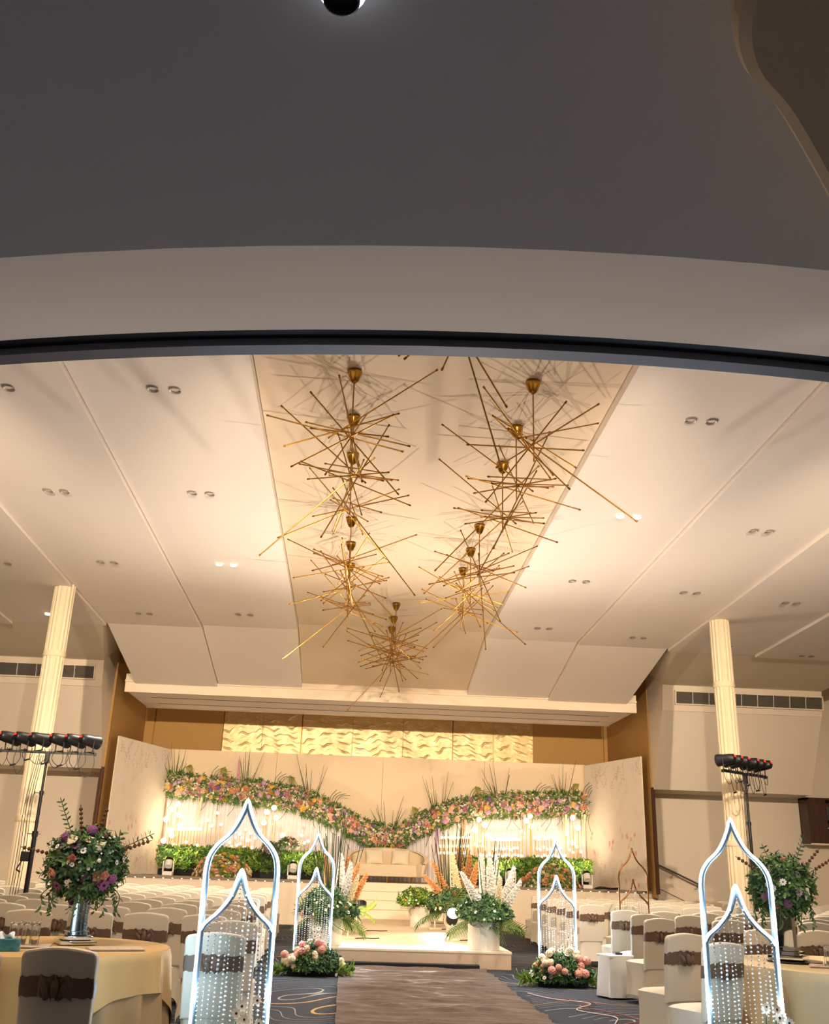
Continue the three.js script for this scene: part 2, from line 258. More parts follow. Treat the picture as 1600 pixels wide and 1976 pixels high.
// ---------------------------------------------------------------- recessed downlights
{
  const bezel = lathe([[0.075, -0.012], [0.068, -0.018], [0.055, -0.008], [0.05, 0.0]], 20), cup = lathe([[0.05, 0], [0.045, 0.05], [0.02, 0.07], [0, 0.07]], 16), lens = cyl(0.035, 0.035, 0.012, 14, 0, 0.03, 0), litLens = cyl(0.058, 0.058, 0.016, 16, 0, -0.016, 0);
  const greyRing = std(0xb8ada0, 0.5, 0.3), cupM = std(0x6b6258, 0.5, 0.5), lensM = std(0x4b4640, 0.2), lit = new THREE.MeshStandardMaterial({ color: 0xffffff, emissive: 0xfff6e8, emissiveIntensity: 14 });
  const one = (x, z, off, on, nth = 0) => {
    const where = (off > -0.01 ? 'plate beside tan channel' : off > -0.06 ? 'second plate from channel' : 'plate by the column top') + (x < 0 ? ', glasses table side' : ', mirror table side');
    const y = ceilH(z) + off;
    const d = thing('recessed_downlight', on === 2 ? 'added unseen lit downlight in the ceiling above the partition track' : on ? 'glowing recessed downlight ' + where : `unlit downlight, ${ORD[nth]} pair from the stage, ` + where, 'downlight', [x, y - 0.004, z], 0, on ? 'lit ceiling downlights' : 'unlit ceiling downlights');
    d.rotation.x = 0.0246 * -1;
    mesh('rim', bezel, greyRing, d); mesh('cup', cup, cupM, d); mesh(on ? 'lamp_lens' : 'lens', on ? litLens : lens, on ? lit : lensM, d);
    if (on) { const l = new THREE.SpotLight(on === 2 ? WARM : NEUTRAL, on === 2 ? LAMP.hidden : LAMP.down, 0, 1.1, 0.7, 2); l.position.set(x, y - 0.06, z); l.target.position.set(x, 0, z); l.castShadow = true; l.shadow.radius = 2; scene.add(l, l.target); }
  };
  for (const z of [-7.05]) for (const [x, off] of [[-3.53, 0], [-3.27, 0], [2.96, 0], [3.22, 0], [-5.5, -0.055], [-5.24, -0.055], [5.12, -0.055], [5.37, -0.055]]) one(x, z, off, 2);  // extra row out of view above the soffit, added to raise the hall light
  const Z = [-10.35, -13.55, -16.88, -20.3];
  Z.forEach((z, i) => {
    for (const x of [-3.53, -3.27]) one(x, z, 0, i === 2, 3 - i);
    for (const x of [2.96, 3.22]) one(x, z, 0, i === 1, 3 - i);
    for (const x of [-5.6, -5.36]) one(x + (i ? -0.06 : 0.14), z - 0.08, -0.055, false, 3 - i);
    if (i) for (const x of [5.12, 5.37]) one(x, z - 0.2, -0.055, false, 3 - i);
    if (i > 1) { for (const x of [7.14, 7.36]) one(x, z - 0.35, -0.11, false, 3 - i); for (const x of [-7.6, -7.36]) one(x, z - 0.25, -0.11, i === 3 && x === -7.6, 3 - i); }
    if (i === 3) for (const x of [9.18, 9.4]) one(x, z - 0.7, -0.165, false);
  });
  // black spotlights of the low ceiling: the first is in view, the others are unseen, added to light the rear
  const spotGlow = new THREE.MeshStandardMaterial({ color: 0xffffff, emissive: 0xdfeaff, emissiveIntensity: 2.2 });
  for (const [x, z, lab] of [[-1.07, -1.505, 'small black ceiling spotlight with a glowing ring on the low ceiling field'], [-3.4, 0.8, 'added unseen ceiling spotlight in the low ceiling behind the camera'], [1.4, 1.2, 'added unseen ceiling spotlight in the low ceiling behind the tan drop'], [-1.07, 2.6, 'added unseen ceiling spotlight near the rear wall']]) {
    const f = thing('ceiling_spotlight', lab, 'spotlight', [x, 3.2, z]);
    mesh('mount', cyl(0.044, 0.044, 0.03, 24, 0, -0.015, 0), MT.black, f);
    mesh('lamp_ring', cyl(0.05, 0.05, 0.02, 24, 0, -0.04, 0), spotGlow, f);
    mesh('shade', lathe([[0.0, -0.05], [0.038, -0.05], [0.038, -0.075], [0.032, -0.075], [0.03, -0.06], [0, -0.058]], 24), MT.black, f);
    mesh('lens', cyl(0.029, 0.029, 0.006, 20, 0, -0.063, 0), MT.blackMatte, f);
    const l = new THREE.SpotLight(0xa9c0ff, LAMP.lobby, 0, 1.15, 0.6, 2); l.position.set(x, 3.2 - 0.1, z); l.target.position.set(x, 0, z); l.castShadow = true; l.shadow.radius = 2; scene.add(l, l.target);
  }
}

// unseen stage-facing spotlights, added above the partition track to brighten the front walls
for (const x of [-5.2, -1.9, 1.7, 5.0]) {
  const z = -4.4 - Math.min(36, (x - 0.3) ** 2) / 25.6 - 0.34, f = thing('added_front_spotlight', 'added unseen stage spotlight on the bulkhead above the partition track', 'spotlight', [x, 5.6, z], 0, 'added front spotlights on the bulkhead');
  mesh('bracket', [box(0.3, 0.04, 0.34, 0, 0.16, 0.16), box(0.02, 0.2, 0.04, -0.13, 0.08, 0), box(0.02, 0.2, 0.04, 0.13, 0.08, 0)], MT.black, f);
  mesh('can', lathe([[0, -0.2], [0.08, -0.2], [0.11, -0.12], [0.12, 0.16], [0.108, 0.16], [0.1, 0.14], [0, 0.13]], 22).rotateX(-PI / 2 - 0.12), MT.black, f);
  mesh('lamp_lens', put(new THREE.CylinderGeometry(0.1, 0.1, 0.01, 20), 0, 0, -0.145, PI / 2).rotateX(-0.12), new THREE.MeshStandardMaterial({ color: 0xffffff, emissive: 0xffe2c0, emissiveIntensity: 8 }), f);
  const l = new THREE.SpotLight(WARM, LAMP.front, 0, 0.4, 0.9, 2); l.position.set(x, 5.57, z - 0.2); l.target.position.set(x * 1.7, 3.1, -26); l.castShadow = true; l.shadow.radius = 4; scene.add(l, l.target);
}

// ---------------------------------------------------------------- brass stick-burst pendants
{
  const proto = thing('stick_pendant', '', 'pendant light');
  mesh('canopy', lathe([[0, 0], [0.085, 0], [0.088, -0.03], [0.082, -0.05], [0.05, -0.13], [0.02, -0.16], [0, -0.16]], 20), MT.brass, proto);
  mesh('stem', rod(V(0, -0.15, 0), V(0, -1.02, 0), 0.008), MT.brassDark, proto);
  const spec = [];
  for (let i = 0; i < 10; i++) spec.push([i * 2.4 + rr(-0.4, 0.4), (i % 2 ? 1 : -1) * rr(0.15, 0.95), rr(1.15, 1.95), rr(-1.05, -0.6), rr(0.3, 1.2)]);
  for (const [az, el, L, y, k] of spec) {
    const d = V(Math.cos(az) * Math.cos(el), Math.sin(el), Math.sin(az) * Math.cos(el)), c = V(rr(-0.1, 0.1), y, rr(-0.1, 0.1));
    const a = c.clone().addScaledVector(d, -L * k * 0.6), b = c.clone().addScaledVector(d, L * (1 - k * 0.6));
    if (a.y > -0.2) a.lerp(b, (a.y + 0.2) / (a.y - b.y)); if (b.y > -0.2) b.lerp(a, (b.y + 0.2) / (b.y - a.y));
    const r = mesh('brass_rod', rod(a, b, 0.0085), MT.brass, proto);
    mesh('end_cap', rod(a, a.clone().lerp(b, 0.03 / L), 0.012), MT.brassDark, r); mesh('end_cap', rod(b, b.clone().lerp(a, 0.03 / L), 0.012), MT.brassDark, r);
  }
  const L = [];
  for (const [xs, zs, lab] of [[[-1.15], [-9.88, -11.02, -12.15, -14.6, -15.77, -16.92], i => `brass stick pendant, ${ORD[8 - i]} from the stage, in the row on the glasses table side`], [[0.93], [-9.88, -11.05, -12.18, -14.6, -15.77, -16.87], i => `brass stick pendant, ${ORD[8 - i]} from the stage, in the row on the mirror table side`], [[-0.18], [-19.36, -20.41, -21.3], i => `brass stick pendant, ${ORD[2 - i]} from the stage, in the middle cluster of three`]])
    for (const x of xs) zs.forEach((z, i) => L.push([x, z, lab(i)]));
  L.push([-0.2, -7.5, 'brass stick pendant half hidden above the dark partition track']);
  L.forEach(([x, z, lab], i) => { const y = ceilH(z) + 0.13, t = rr(0, 6.28); let o = proto; if (!i) { proto.position.set(x, y, z); proto.rotation.y = t; } else o = dup(proto, [x, y, z], t); tag(o, lab, 'pendant light', 'brass stick pendants'); });
}
// ---------------------------------------------------------------- flower and leaf shapes (unit size, growing along +y)
const FL = {};
FL.rose = (() => { const L = []; for (const [r, h, w, k] of [[1, 0.35, 0.16, 5], [0.78, 0.55, 0.12, 5], [0.52, 0.68, 0.08, 4], [0.26, 0.72, 0.05, 3]]) L.push(grid(16, 3, (u, v) => { const a = u * 2 * PI + r * 5, e = 1 + w * Math.cos(a * k); const R = r * (0.25 + 0.75 * Math.sqrt(v)) * (v > 0.9 ? e : 1); return [R * Math.cos(a), h * v * v * (v > 0.9 ? e : 1) - 0.1, R * Math.sin(a)]; })); L.push(ball(0.25, 8, 5, 0, 0.4, 0)); return join(L); })();
FL.pompon = (() => { const g = new THREE.IcosahedronGeometry(1, 4), p = g.attributes.position, v = V(); for (let i = 0; i < p.count; i++) { v.fromBufferAttribute(p, i); const k = 0.9 + 0.14 * Math.abs(Math.sin(v.x * 11) * Math.sin(v.y * 11 + 1) * Math.sin(v.z * 11 + 2)) ** 0.5; p.setXYZ(i, v.x * k, v.y * k * 0.92 + 0.3, v.z * k); } g.computeVertexNormals(); return flat(g); })();
const petal = (w, l, lift, a) => put(grid(2, 3, (u, v) => [(u - 0.5) * w * Math.sin(PI * (0.12 + 0.84 * v)) * 1.1, lift * v * v, 0.12 + v * l]), 0, 0, 0, 0, a);
FL.daisy = join([...Array(9).keys()].map(i => petal(0.5, 0.88, 0.1, i / 9 * 2 * PI)));
FL.daisyEye = ball(0.24, 8, 5, 0, 0.06, 0).scale(1, 0.6, 1);
FL.blossom = join([...Array(5).keys()].map(i => petal(0.95, 0.85, 0.4, i / 5 * 2 * PI)).concat([ball(0.22, 6, 4, 0, 0.12, 0)]));
FL.heart = join([grid(8, 6, (u, v) => { const t = v * 1.0, a = (u - 0.5) * 2, w = Math.sin(PI * Math.pow(t, 0.62)) * 0.95; return [a * w, 0.25 - 0.25 * a * a + 0.25 * t * t, (t - 0.3) * 1.9 - 0.25 * Math.abs(a) * (1 - t)]; }), rod(V(0, 0.25, 0), V(0, 0.75, 0.3), 0.09)]);
FL.leaf = grid(2, 3, (u, v) => [(u - 0.5) * 0.42 * Math.sin(PI * (0.08 + 0.9 * v)), v, 0.22 * v * v - 0.12 * Math.abs(u - 0.5)]);
FL.sprig = join([0, 1, 2, 3, 4, 5, 6].map(i => put(FL.leaf.clone().scale(0.55, 0.55, 0.55), 0, i * 0.13, 0, 0.75, i * 2.4)).concat([rod(V(0, 0, 0), V(0, 1, 0), 0.02, 4)]));
FL.blade = grid(1, 4, (u, v) => [(u - 0.5) * 0.05 * (1 - v * 0.85), v, 0.08 * v * v]);
FL.frond = join([tube([[0, 0, 0], [0, 0.5, 0.08], [0, 0.85, 0.3], [0, 1, 0.55]], 0.012, 8, 4)].concat([...Array(13).keys()].flatMap(i => { const t = 0.25 + i * 0.055, y = t < 0.85 ? t * 1.02 : 0.87 + (t - 0.85) * 0.7, z = 0.6 * t * t * t; return [-1, 1].map(s => put(grid(1, 3, (u, v) => [(u - 0.5) * 0.03 * Math.sin(PI * (0.15 + 0.8 * v)), v * 0.4 * (1 - t * 0.45), 0.08 * v * v]), 0, y, z, 0.35, 0, -s * 1.0)); })));
FL.spike = join([...Array(64).keys()].map(i => { const t = i / 64, a = i * 2.4, r = 0.105 * (1 - t * 0.72); return put(join([0, 1, 2, 3].map(k => petal(0.95, 0.85, 0.5, k / 4 * 2 * PI))).scale(0.085 * (1 - t * 0.6), 0.085 * (1 - t * 0.6), 0.085 * (1 - t * 0.6)), r, 0.14 + t * 0.82, 0, 0, a, -1.0); }).concat([rod(V(0, 0, 0), V(0, 1, 0), 0.014, 5, 0.006)]));
FL.cone = join([...Array(40).keys()].map(i => { const t = i / 40, a = i * 2.4; return put(ball(0.05 * (1 - t * 0.5), 5, 4, 0, 0, 0), 0.09 * (1 - t * 0.7), 0.1 + t * 0.85, 0, 0, a); }).concat([rod(V(0, 0, 0), V(0, 1, 0), 0.015, 5)]));
const petalMat = c => new THREE.MeshPhysicalMaterial({ color: c, roughness: 0.75, side: THREE.DoubleSide, sheen: 0.2, sheenColor: new THREE.Color(c) });
const PM = { peach: petalMat(0xecb48f), salmon: petalMat(0xe09a88), blush: petalMat(0xeac4b2), cream: petalMat(0xf3e3bd), white: petalMat(0xf4f0e4), yellow: petalMat(0xe0b24c), orange: petalMat(0xdca76e), rust: petalMat(0xbd8a58), lilac: petalMat(0xc3a0bd), pink: petalMat(0xd59aae), violet: petalMat(0x6f5a86), plum: petalMat(0x8a4f7d), brown: petalMat(0x6b4128) };
const leafMat = std(0xffffff, 0.7, 0, { side: THREE.DoubleSide }), tinyMat = std(0xffffff, 0.75, 0, { side: THREE.DoubleSide });
const C = h => new THREE.Color(h);
const GREENS = [0x557a34, 0x678a38, 0x7f9a44, 0x4c7036, 0x8aa04a, 0x5f8044].map(C), DEEP = [0x446640, 0x4d7042, 0x5a7c44, 0x496a44, 0x688a48].map(C), FRESH = [0x6d9a2c, 0x88ad38, 0x4f7d2b, 0x3c6428, 0xa1b94a].map(C);
const STEM = std(0x46602e, 0.7, 0), REED = std(0x3e5a2a, 0.6), REEDDARK = std(0x1d241a, 0.6);
const onBall = () => { const z = rr(-1, 1), a = rr(0, 2 * PI), q = Math.sqrt(1 - z * z); return V(q * Math.cos(a), z, q * Math.sin(a)); };
function bloom(parent, name, geo, mat, p, dir, s) { const m = mesh(name, geo, mat, parent); const k = mat4(p, dir, s); m.applyMatrix4(k); return m; }
function mass(parent, n, cols, where, sMin, sMax, geo = FL.sprig, name = 'foliage') {   // where() -> [point, outward]
  const L = [], K = []; for (let i = 0; i < n; i++) { const [p, d] = where(); L.push(mat4(p, d, rr(sMin, sMax))); K.push(pick(cols).clone().multiplyScalar(rr(0.88, 1.14))); }
  return stuff(name, geo, leafMat, L, parent, K);
}
function tiny(parent, n, cols, where, sMin, sMax) { return mass(parent, n, cols.map(C), where, sMin, sMax, FL.blossom, 'small_blossoms'); }

// ---------------------------------------------------------------- stage backdrop
function printTex(w, h, seedX) {
  const cv = document.createElement('canvas'); cv.width = w; cv.height = h; const g = cv.getContext('2d');
  g.fillStyle = '#efe4d2'; g.fillRect(0, 0, w, h);
  for (let i = 0; i < 260; i++) { g.fillStyle = `rgba(${pick(['196,176,150', '250,244,232', '214,196,172'])},${rr(0.03, 0.08)})`; g.beginPath(); g.ellipse(rnd() * w, rnd() * h, rr(10, 70), rr(6, 30), rr(0, 3), 0, 7); g.fill(); }
  const spray = (x, y, n, c, dy) => { g.strokeStyle = `rgba(${c},0.4)`; g.lineWidth = 1.6; let a = dy * PI / 2; g.beginPath(); g.moveTo(x, y); for (let i = 0; i < n; i++) { a += rr(-0.35, 0.35); x += Math.cos(a) * 13; y += Math.sin(a) * 13; g.lineTo(x, y); g.save(); g.translate(x, y); g.rotate(a + pick([-1, 1])); g.fillStyle = `rgba(${c},0.34)`; g.beginPath(); g.ellipse(8, 0, 8, 3, 0, 0, 7); g.fill(); g.restore(); g.moveTo(x, y); } g.stroke(); };
  for (let i = 0; i < 14; i++) spray(rnd() * w, rr(-10, h * 0.08), Math.floor(rr(5, 15)), '150,122,92', 1);
  for (let i = 0; i < 14; i++) { const x = rr(0.05, 0.95) * w, y = rr(0.98, 1) * h; spray(x, y, Math.floor(rr(8, 22)), '176,158,120', -1); }
  for (let i = 0; i < 22; i++) { const x = rr(0.02, 0.98) * w, y = rr(0.55, 0.97) * h; g.fillStyle = `rgba(${pick(['224,158,148', '232,178,164', '214,140,138'])},${rr(0.12, 0.4)})`; for (let k = 0; k < 5; k++) { g.beginPath(); g.ellipse(x + rr(-9, 9), y + rr(-14, 14), rr(5, 12), rr(8, 18), rr(-0.5, 0.5), 0, 7); g.fill(); } }
  const t = new THREE.CanvasTexture(cv); t.colorSpace = THREE.SRGBColorSpace; return t;
}
const BACKZ = -28.95;
function flatPanel(name, label, x0, z0, x1, z1, y0, y1, mat, cat) {
  const L = Math.hypot(x1 - x0, z1 - z0), t = thing(name, label, cat, [(x0 + x1) / 2, y0, (z0 + z1) / 2], -Math.atan2(z1 - z0, x1 - x0));
  mesh('printed_face', put(new THREE.PlaneGeometry(L, y1 - y0), 0, (y1 - y0) / 2, 0.021), mat, t);
  mesh('board', box(L, y1 - y0, 0.04, 0, (y1 - y0) / 2, 0), MT.cream, t); return t;
}
const wingL = std(0xffffff, 0.85, 0, { map: printTex(768, 900) }), wingR = std(0xffffff, 0.85, 0, { map: printTex(768, 900) });
flatPanel('printed_wing_panel', 'angled pale panel printed with branches, behind the purple table bouquet', -7.02, -25.95, -6.16, -28.9, 1.05, 4.42, wingL, 'backdrop panel');
flatPanel('printed_wing_panel', 'angled pale panel printed with branches, beside the stair handrail wall', 5.98, -28.9, 6.82, -25.95, 1.05, 4.42, wingR, 'backdrop panel');
{
  const b = thing('backdrop_wall', 'tall plain peach stage backdrop above the flower garland', 'backdrop', [0, 1.05, BACKZ]);
  for (const [a, c] of [[-6.18, -3.1], [-3.1, 0], [0, 3.0], [3.0, 6.0]]) mesh('peach_panel', worldUV(rbox(c - a - 0.006, 3.4, 0.05, 0.005, (a + c) / 2, 1.7, -0.02)), paint(0xf2dcba), b);
  // corrugated white front, its top edge following the garland
  const p = thing('corrugated_panel', 'white corrugated screen under the flower garland behind the sofa', 'screen', [0, 1.05, BACKZ]);
  const top = x => garY(x) - 1.05;
  mesh('ribbed_sheet', grid(1400, 6, (u, v) => { const x = -6.1 + 12.05 * u; return [x, v * top(x), 0.12 + 0.035 * Math.sin(x * 2 * PI / 0.115)]; }), std(0xebe6e4, 0.6, 0, { side: THREE.DoubleSide }), p);
}
function garY(x) { const k = [[-6.3, 3.45], [-5.2, 3.38], [-4.2, 3.32], [-3.07, 3.26], [-2.4, 3.13], [-1.87, 2.98], [-1.2, 2.7], [-0.66, 2.42], [-0.1, 2.22], [0.3, 2.18], [0.7, 2.3], [1.11, 2.56], [1.7, 2.85], [2.44, 3.06], [3.2, 3.16], [3.95, 3.22], [5, 3.27], [6.3, 3.3]]; for (let i = 1; i < k.length; i++) if (x <= k[i][0]) { const t = clampT((x - k[i - 1][0]) / (k[i][0] - k[i - 1][0])); return k[i - 1][1] + (k[i][1] - k[i - 1][1]) * t; } return 3.3; }
{
  const g = thing('flower_garland', 'long wavy garland of peach, cream and lilac flowers across the backdrop', 'garland', [0, 0, 0]);
  const at = (k = 1) => { const x = rr(-6.2, 6.1), a = rr(-0.5, PI + 0.5), r = 0.34 * Math.sqrt(rr(0.15, 1)) * k; return [V(x, garY(x) + r * Math.sin(a + PI) * -1.0 * 1, -28.62 + Math.abs(Math.cos(a)) * 0.0 + 0.3 * Math.sqrt(Math.max(0, 1 - (r / 0.36) ** 2)) * k), V(rr(-0.4, 0.4), Math.sin(a) * r * 2.2, 0.75)]; };
  const body = k => { const x = rr(-6.08, 5.92), a = rr(0, 2 * PI), r = 0.34 * Math.sqrt(rnd()) * k, y = r * Math.sin(a), z = 0.28 * Math.sqrt(Math.max(0, 1 - (y / 0.36) ** 2)); return [V(x, garY(x) + y * 0.95, -28.66 + z * rr(0.8, 1.05)), V(rr(-0.5, 0.5), y * 2.4, 0.8)]; };
  mass(g, 5200, GREENS, () => { const [p, d] = body(1.02); p.z -= rr(0.02, 0.13); return [p, d]; }, 0.07, 0.15);
  tiny(g, 3600, [0xf1e2c8, 0xeecfb2, 0xd3b6c6, 0xbf9dbd, 0xf6efdb, 0xe6bca4, 0xdcbdb2, 0xf4ecd0], () => { const [p, d] = body(0.97); p.z += 0.03; return [p, d]; }, 0.022, 0.042);
  const kinds = [['rose', 'peach', 8], ['rose', 'salmon', 5], ['heart', 'peach', 6], ['rose', 'cream', 6], ['rose', 'blush', 4], ['pompon', 'lilac', 4], ['rose', 'pink', 4], ['heart', 'yellow', 2], ['rose', 'orange', 3], ['rose', 'yellow', 2], ['pompon', 'violet', 1]], bag = kinds.flatMap(k => Array(k[2]).fill(k));
  for (let i = 0; i < 285; i++) { const [f, c] = pick(bag), [p, d] = body(0.92); p.z += 0.06; bloom(g, f === 'heart' ? 'anthurium' : f === 'rose' ? 'rose' : 'pompon_flower', FL[f], PM[c], p, d, f === 'heart' ? rr(0.07, 0.105) : rr(0.04, 0.082)); }
  for (const x of [-5.9, -3.9, -2.0, 0.2, 1.62, 3.4, 5.25]) for (let i = 0; i < 11; i++) { const b = V(x + rr(-0.18, 0.18), garY(x) + 0.2, -28.55 + rr(-0.06, 0.12)), h = rr(0.35, 1.15) * (i % 3 ? 0.85 : 1.05); mesh('reed', rod(b, V(b.x + (b.x - x) * 1.5 + rr(-0.12, 0.12), b.y + h, b.z + rr(-0.05, 0.1)), 0.011, 5, 0.004), REED, g); }
  for (const x of [-4.9, -3.1, -1.5, 0.9, 2.5, 4.4, 5.8]) for (let i = 0; i < 4; i++) mesh('grass_blade', tube([[x + i * 0.06, garY(x) + 0.2, -28.5], [x + i * 0.09 + 0.05, garY(x) + 0.45, -28.48], [x + 0.2 + i * 0.13, garY(x) + 0.62 - i * 0.05, -28.45]], 0.007, 8, 4), REED, g);
  for (const x of [-5.5, -4.55, -2.6, 0.95, 2.75, 5.6]) { const y = garY(x) + 0.5; mesh('stem', rod(V(x, y - 0.3, -28.55), V(x, y, -28.5), 0.008), STEM, g); bloom(g, 'round_leaf', FL.heart, std(0x8c8a3c, 0.6, 0, { side: THREE.DoubleSide }), V(x, y, -28.48), V(0.1, 0.3, 1), 0.1); }
  mesh('upright_flower_spike', FL.cone.clone().scale(0.7, 0.62, 0.7).translate(-4.15, garY(-4.15) + 0.25, -28.5), PM.pink, g);
  for (const [x, c] of [[-5.15, 'cream'], [1.55, 'lilac'], [2.3, 'peach'], [4.0, 'blush'], [5.2, 'cream'], [5.75, 'cream']]) mesh('hanging_orchid_spray', put(FL.cone.clone().scale(0.9, 0.75, 0.9), x, garY(x) - 0.22, -28.42, PI), PM[c], g);
  for (let i = 0; i < 26; i++) { const x = rr(-6, 6), y = garY(x) - 0.25; mesh('trailing_vine', tube([[x, y, -28.45], [x + rr(-0.1, 0.1), y - 0.2, -28.38], [x + rr(-0.2, 0.2), y - rr(0.3, 0.5), -28.4]], 0.006, 8, 4), STEM, g); }
}
// leafy hedges along the foot of the screen
function hedge(x0, x1, z, h, label) {
  const g = thing('hedge', label, 'hedge', [0, 1.05, z]);
  mesh('planter', rbox(x1 - x0, 0.16, 0.26, 0.02, (x0 + x1) / 2, 0.08, 0), MT.blackMatte, g);
  mass(g, Math.round((x1 - x0) * 900), FRESH.concat(GREENS), () => { const a = rr(-1, 1); return [V(rr(x0, x1), 0.1 + (h - 0.22) * Math.sqrt(rnd()), 0.24 * a), V(rr(-0.7, 0.7), rr(0.2, 1.2), a + 0.3)]; }, 0.1, 0.22);
}
hedge(-5.95, -3.5, -27.95, 0.72, 'bushy green hedge beside the printed wing panel, behind the orange rose mound');
hedge(-3.45, -1.6, -27.95, 0.66, 'bushy green hedge behind the clear plinths');
hedge(2.2, 4.0, -27.95, 0.66, 'green hedge behind the reeds and white delphiniums');
hedge(4.05, 5.75, -27.95, 0.72, 'green hedge in the stage corner near the handrail wall');

// ---------------------------------------------------------------- gold stems with glowing globes
{
  const warmGlow = new THREE.MeshStandardMaterial({ color: 0xffffff, emissive: 0xffe2b4, emissiveIntensity: 2.4 }), pinkGlow = new THREE.MeshStandardMaterial({ color: 0xffffff, emissive: 0xffcdbf, emissiveIntensity: 2.2 });
  const big = new THREE.SphereGeometry(0.075, 16, 12), small = new THREE.SphereGeometry(0.042, 12, 9);
  let k = 0;
  const stem = (x, y, sz, pink, glow, zr = -28.62 + (k++ % 4) * 0.1) => {
    const o = thing('globe_light_stem', sz ? 'tall gold rod topped by a large glowing globe in front of the corrugated screen' : pink ? 'short gold rod with a small pinkish glowing globe, in dense rows before the screen' : 'gold rod with a small warm glowing globe before the screen', 'light stem', [Math.max(x, -5.98), 1.05, zr], 0, 'glowing globe stems on the stage');
    mesh('rod', rod(V(0, 0, 0), V(0, y - 1.05 - (sz ? 0.06 : 0.035), 0), 0.011, 6), MT.gold, o);
    mesh('lamp_globe', sz ? big : small, pink ? pinkGlow : warmGlow, o).position.y = y - 1.05;
    if (glow) { const l = new THREE.PointLight(pink ? 0xffcdbf : 0xffdca8, LAMP.bulb * (sz ? 2 : 1), 0, 2); l.position.set(o.position.x, y, o.position.z + (sz ? 0.1 : 0.065)); l.castShadow = true; scene.add(l); }
  };
  const X = px => (px < 360 ? -6.0 : -6.19) + (px - 330) * 0.01502, Y = (px, py) => 1.05 + (1690 - py + (px - 330) * 0.0375) * 0.01398;
  for (const [a, b] of [[347, 1558], [339, 1568], [352, 1579], [331, 1588], [354, 1599], [339, 1608], [344, 1618], [331, 1628], [349, 1639], [527, 1574], [540, 1566], [524, 1595], [544, 1585], [932, 1579], [927, 1589], [937, 1600], [920, 1609], [943, 1620], [1025, 1583], [1016, 1592], [1029, 1602], [1011, 1613], [1107, 1586], [1115, 1606], [1096, 1615], [1108, 1634], [560, 1620], [575, 1632]]) stem(X(a), Y(a, b), 1, false, true);
  let rowN = 0; const row = (a, b, y, n, pink, dy = 0, gl = 3) => { const zr = -28.64 + (rowN++ % 3) * 0.13; for (let i = 0; i < n; i++) { const p = a + (b - a) * i / (n - 1 || 1); stem(X(p), Y(p, y + dy * Math.sin(i * 2.3)), 0, pink, i % gl === 1, zr); } };
  row(362, 406, 1606, 9, false); row(362, 404, 1636, 5, false, 5); row(420, 445, 1590, 4, false, 14); row(462, 508, 1632, 11, true, 10); row(470, 500, 1612, 4, true, 5); row(857, 909, 1624, 9, false); row(856, 908, 1640, 8, false); row(855, 900, 1653, 7, false);
  row(950, 1003, 1628, 11, true); row(955, 1002, 1645, 9, true, 2); row(936, 1009, 1658, 13, true, 2); row(1034, 1070, 1625, 7, true, 3); row(1040, 1086, 1645, 8, true, 3); row(1040, 1092, 1660, 9, true, 2); row(582, 608, 1628, 5, false, 9); row(922, 936, 1636, 4, false, 6); row(1100, 1122, 1648, 4, false, 6);
}
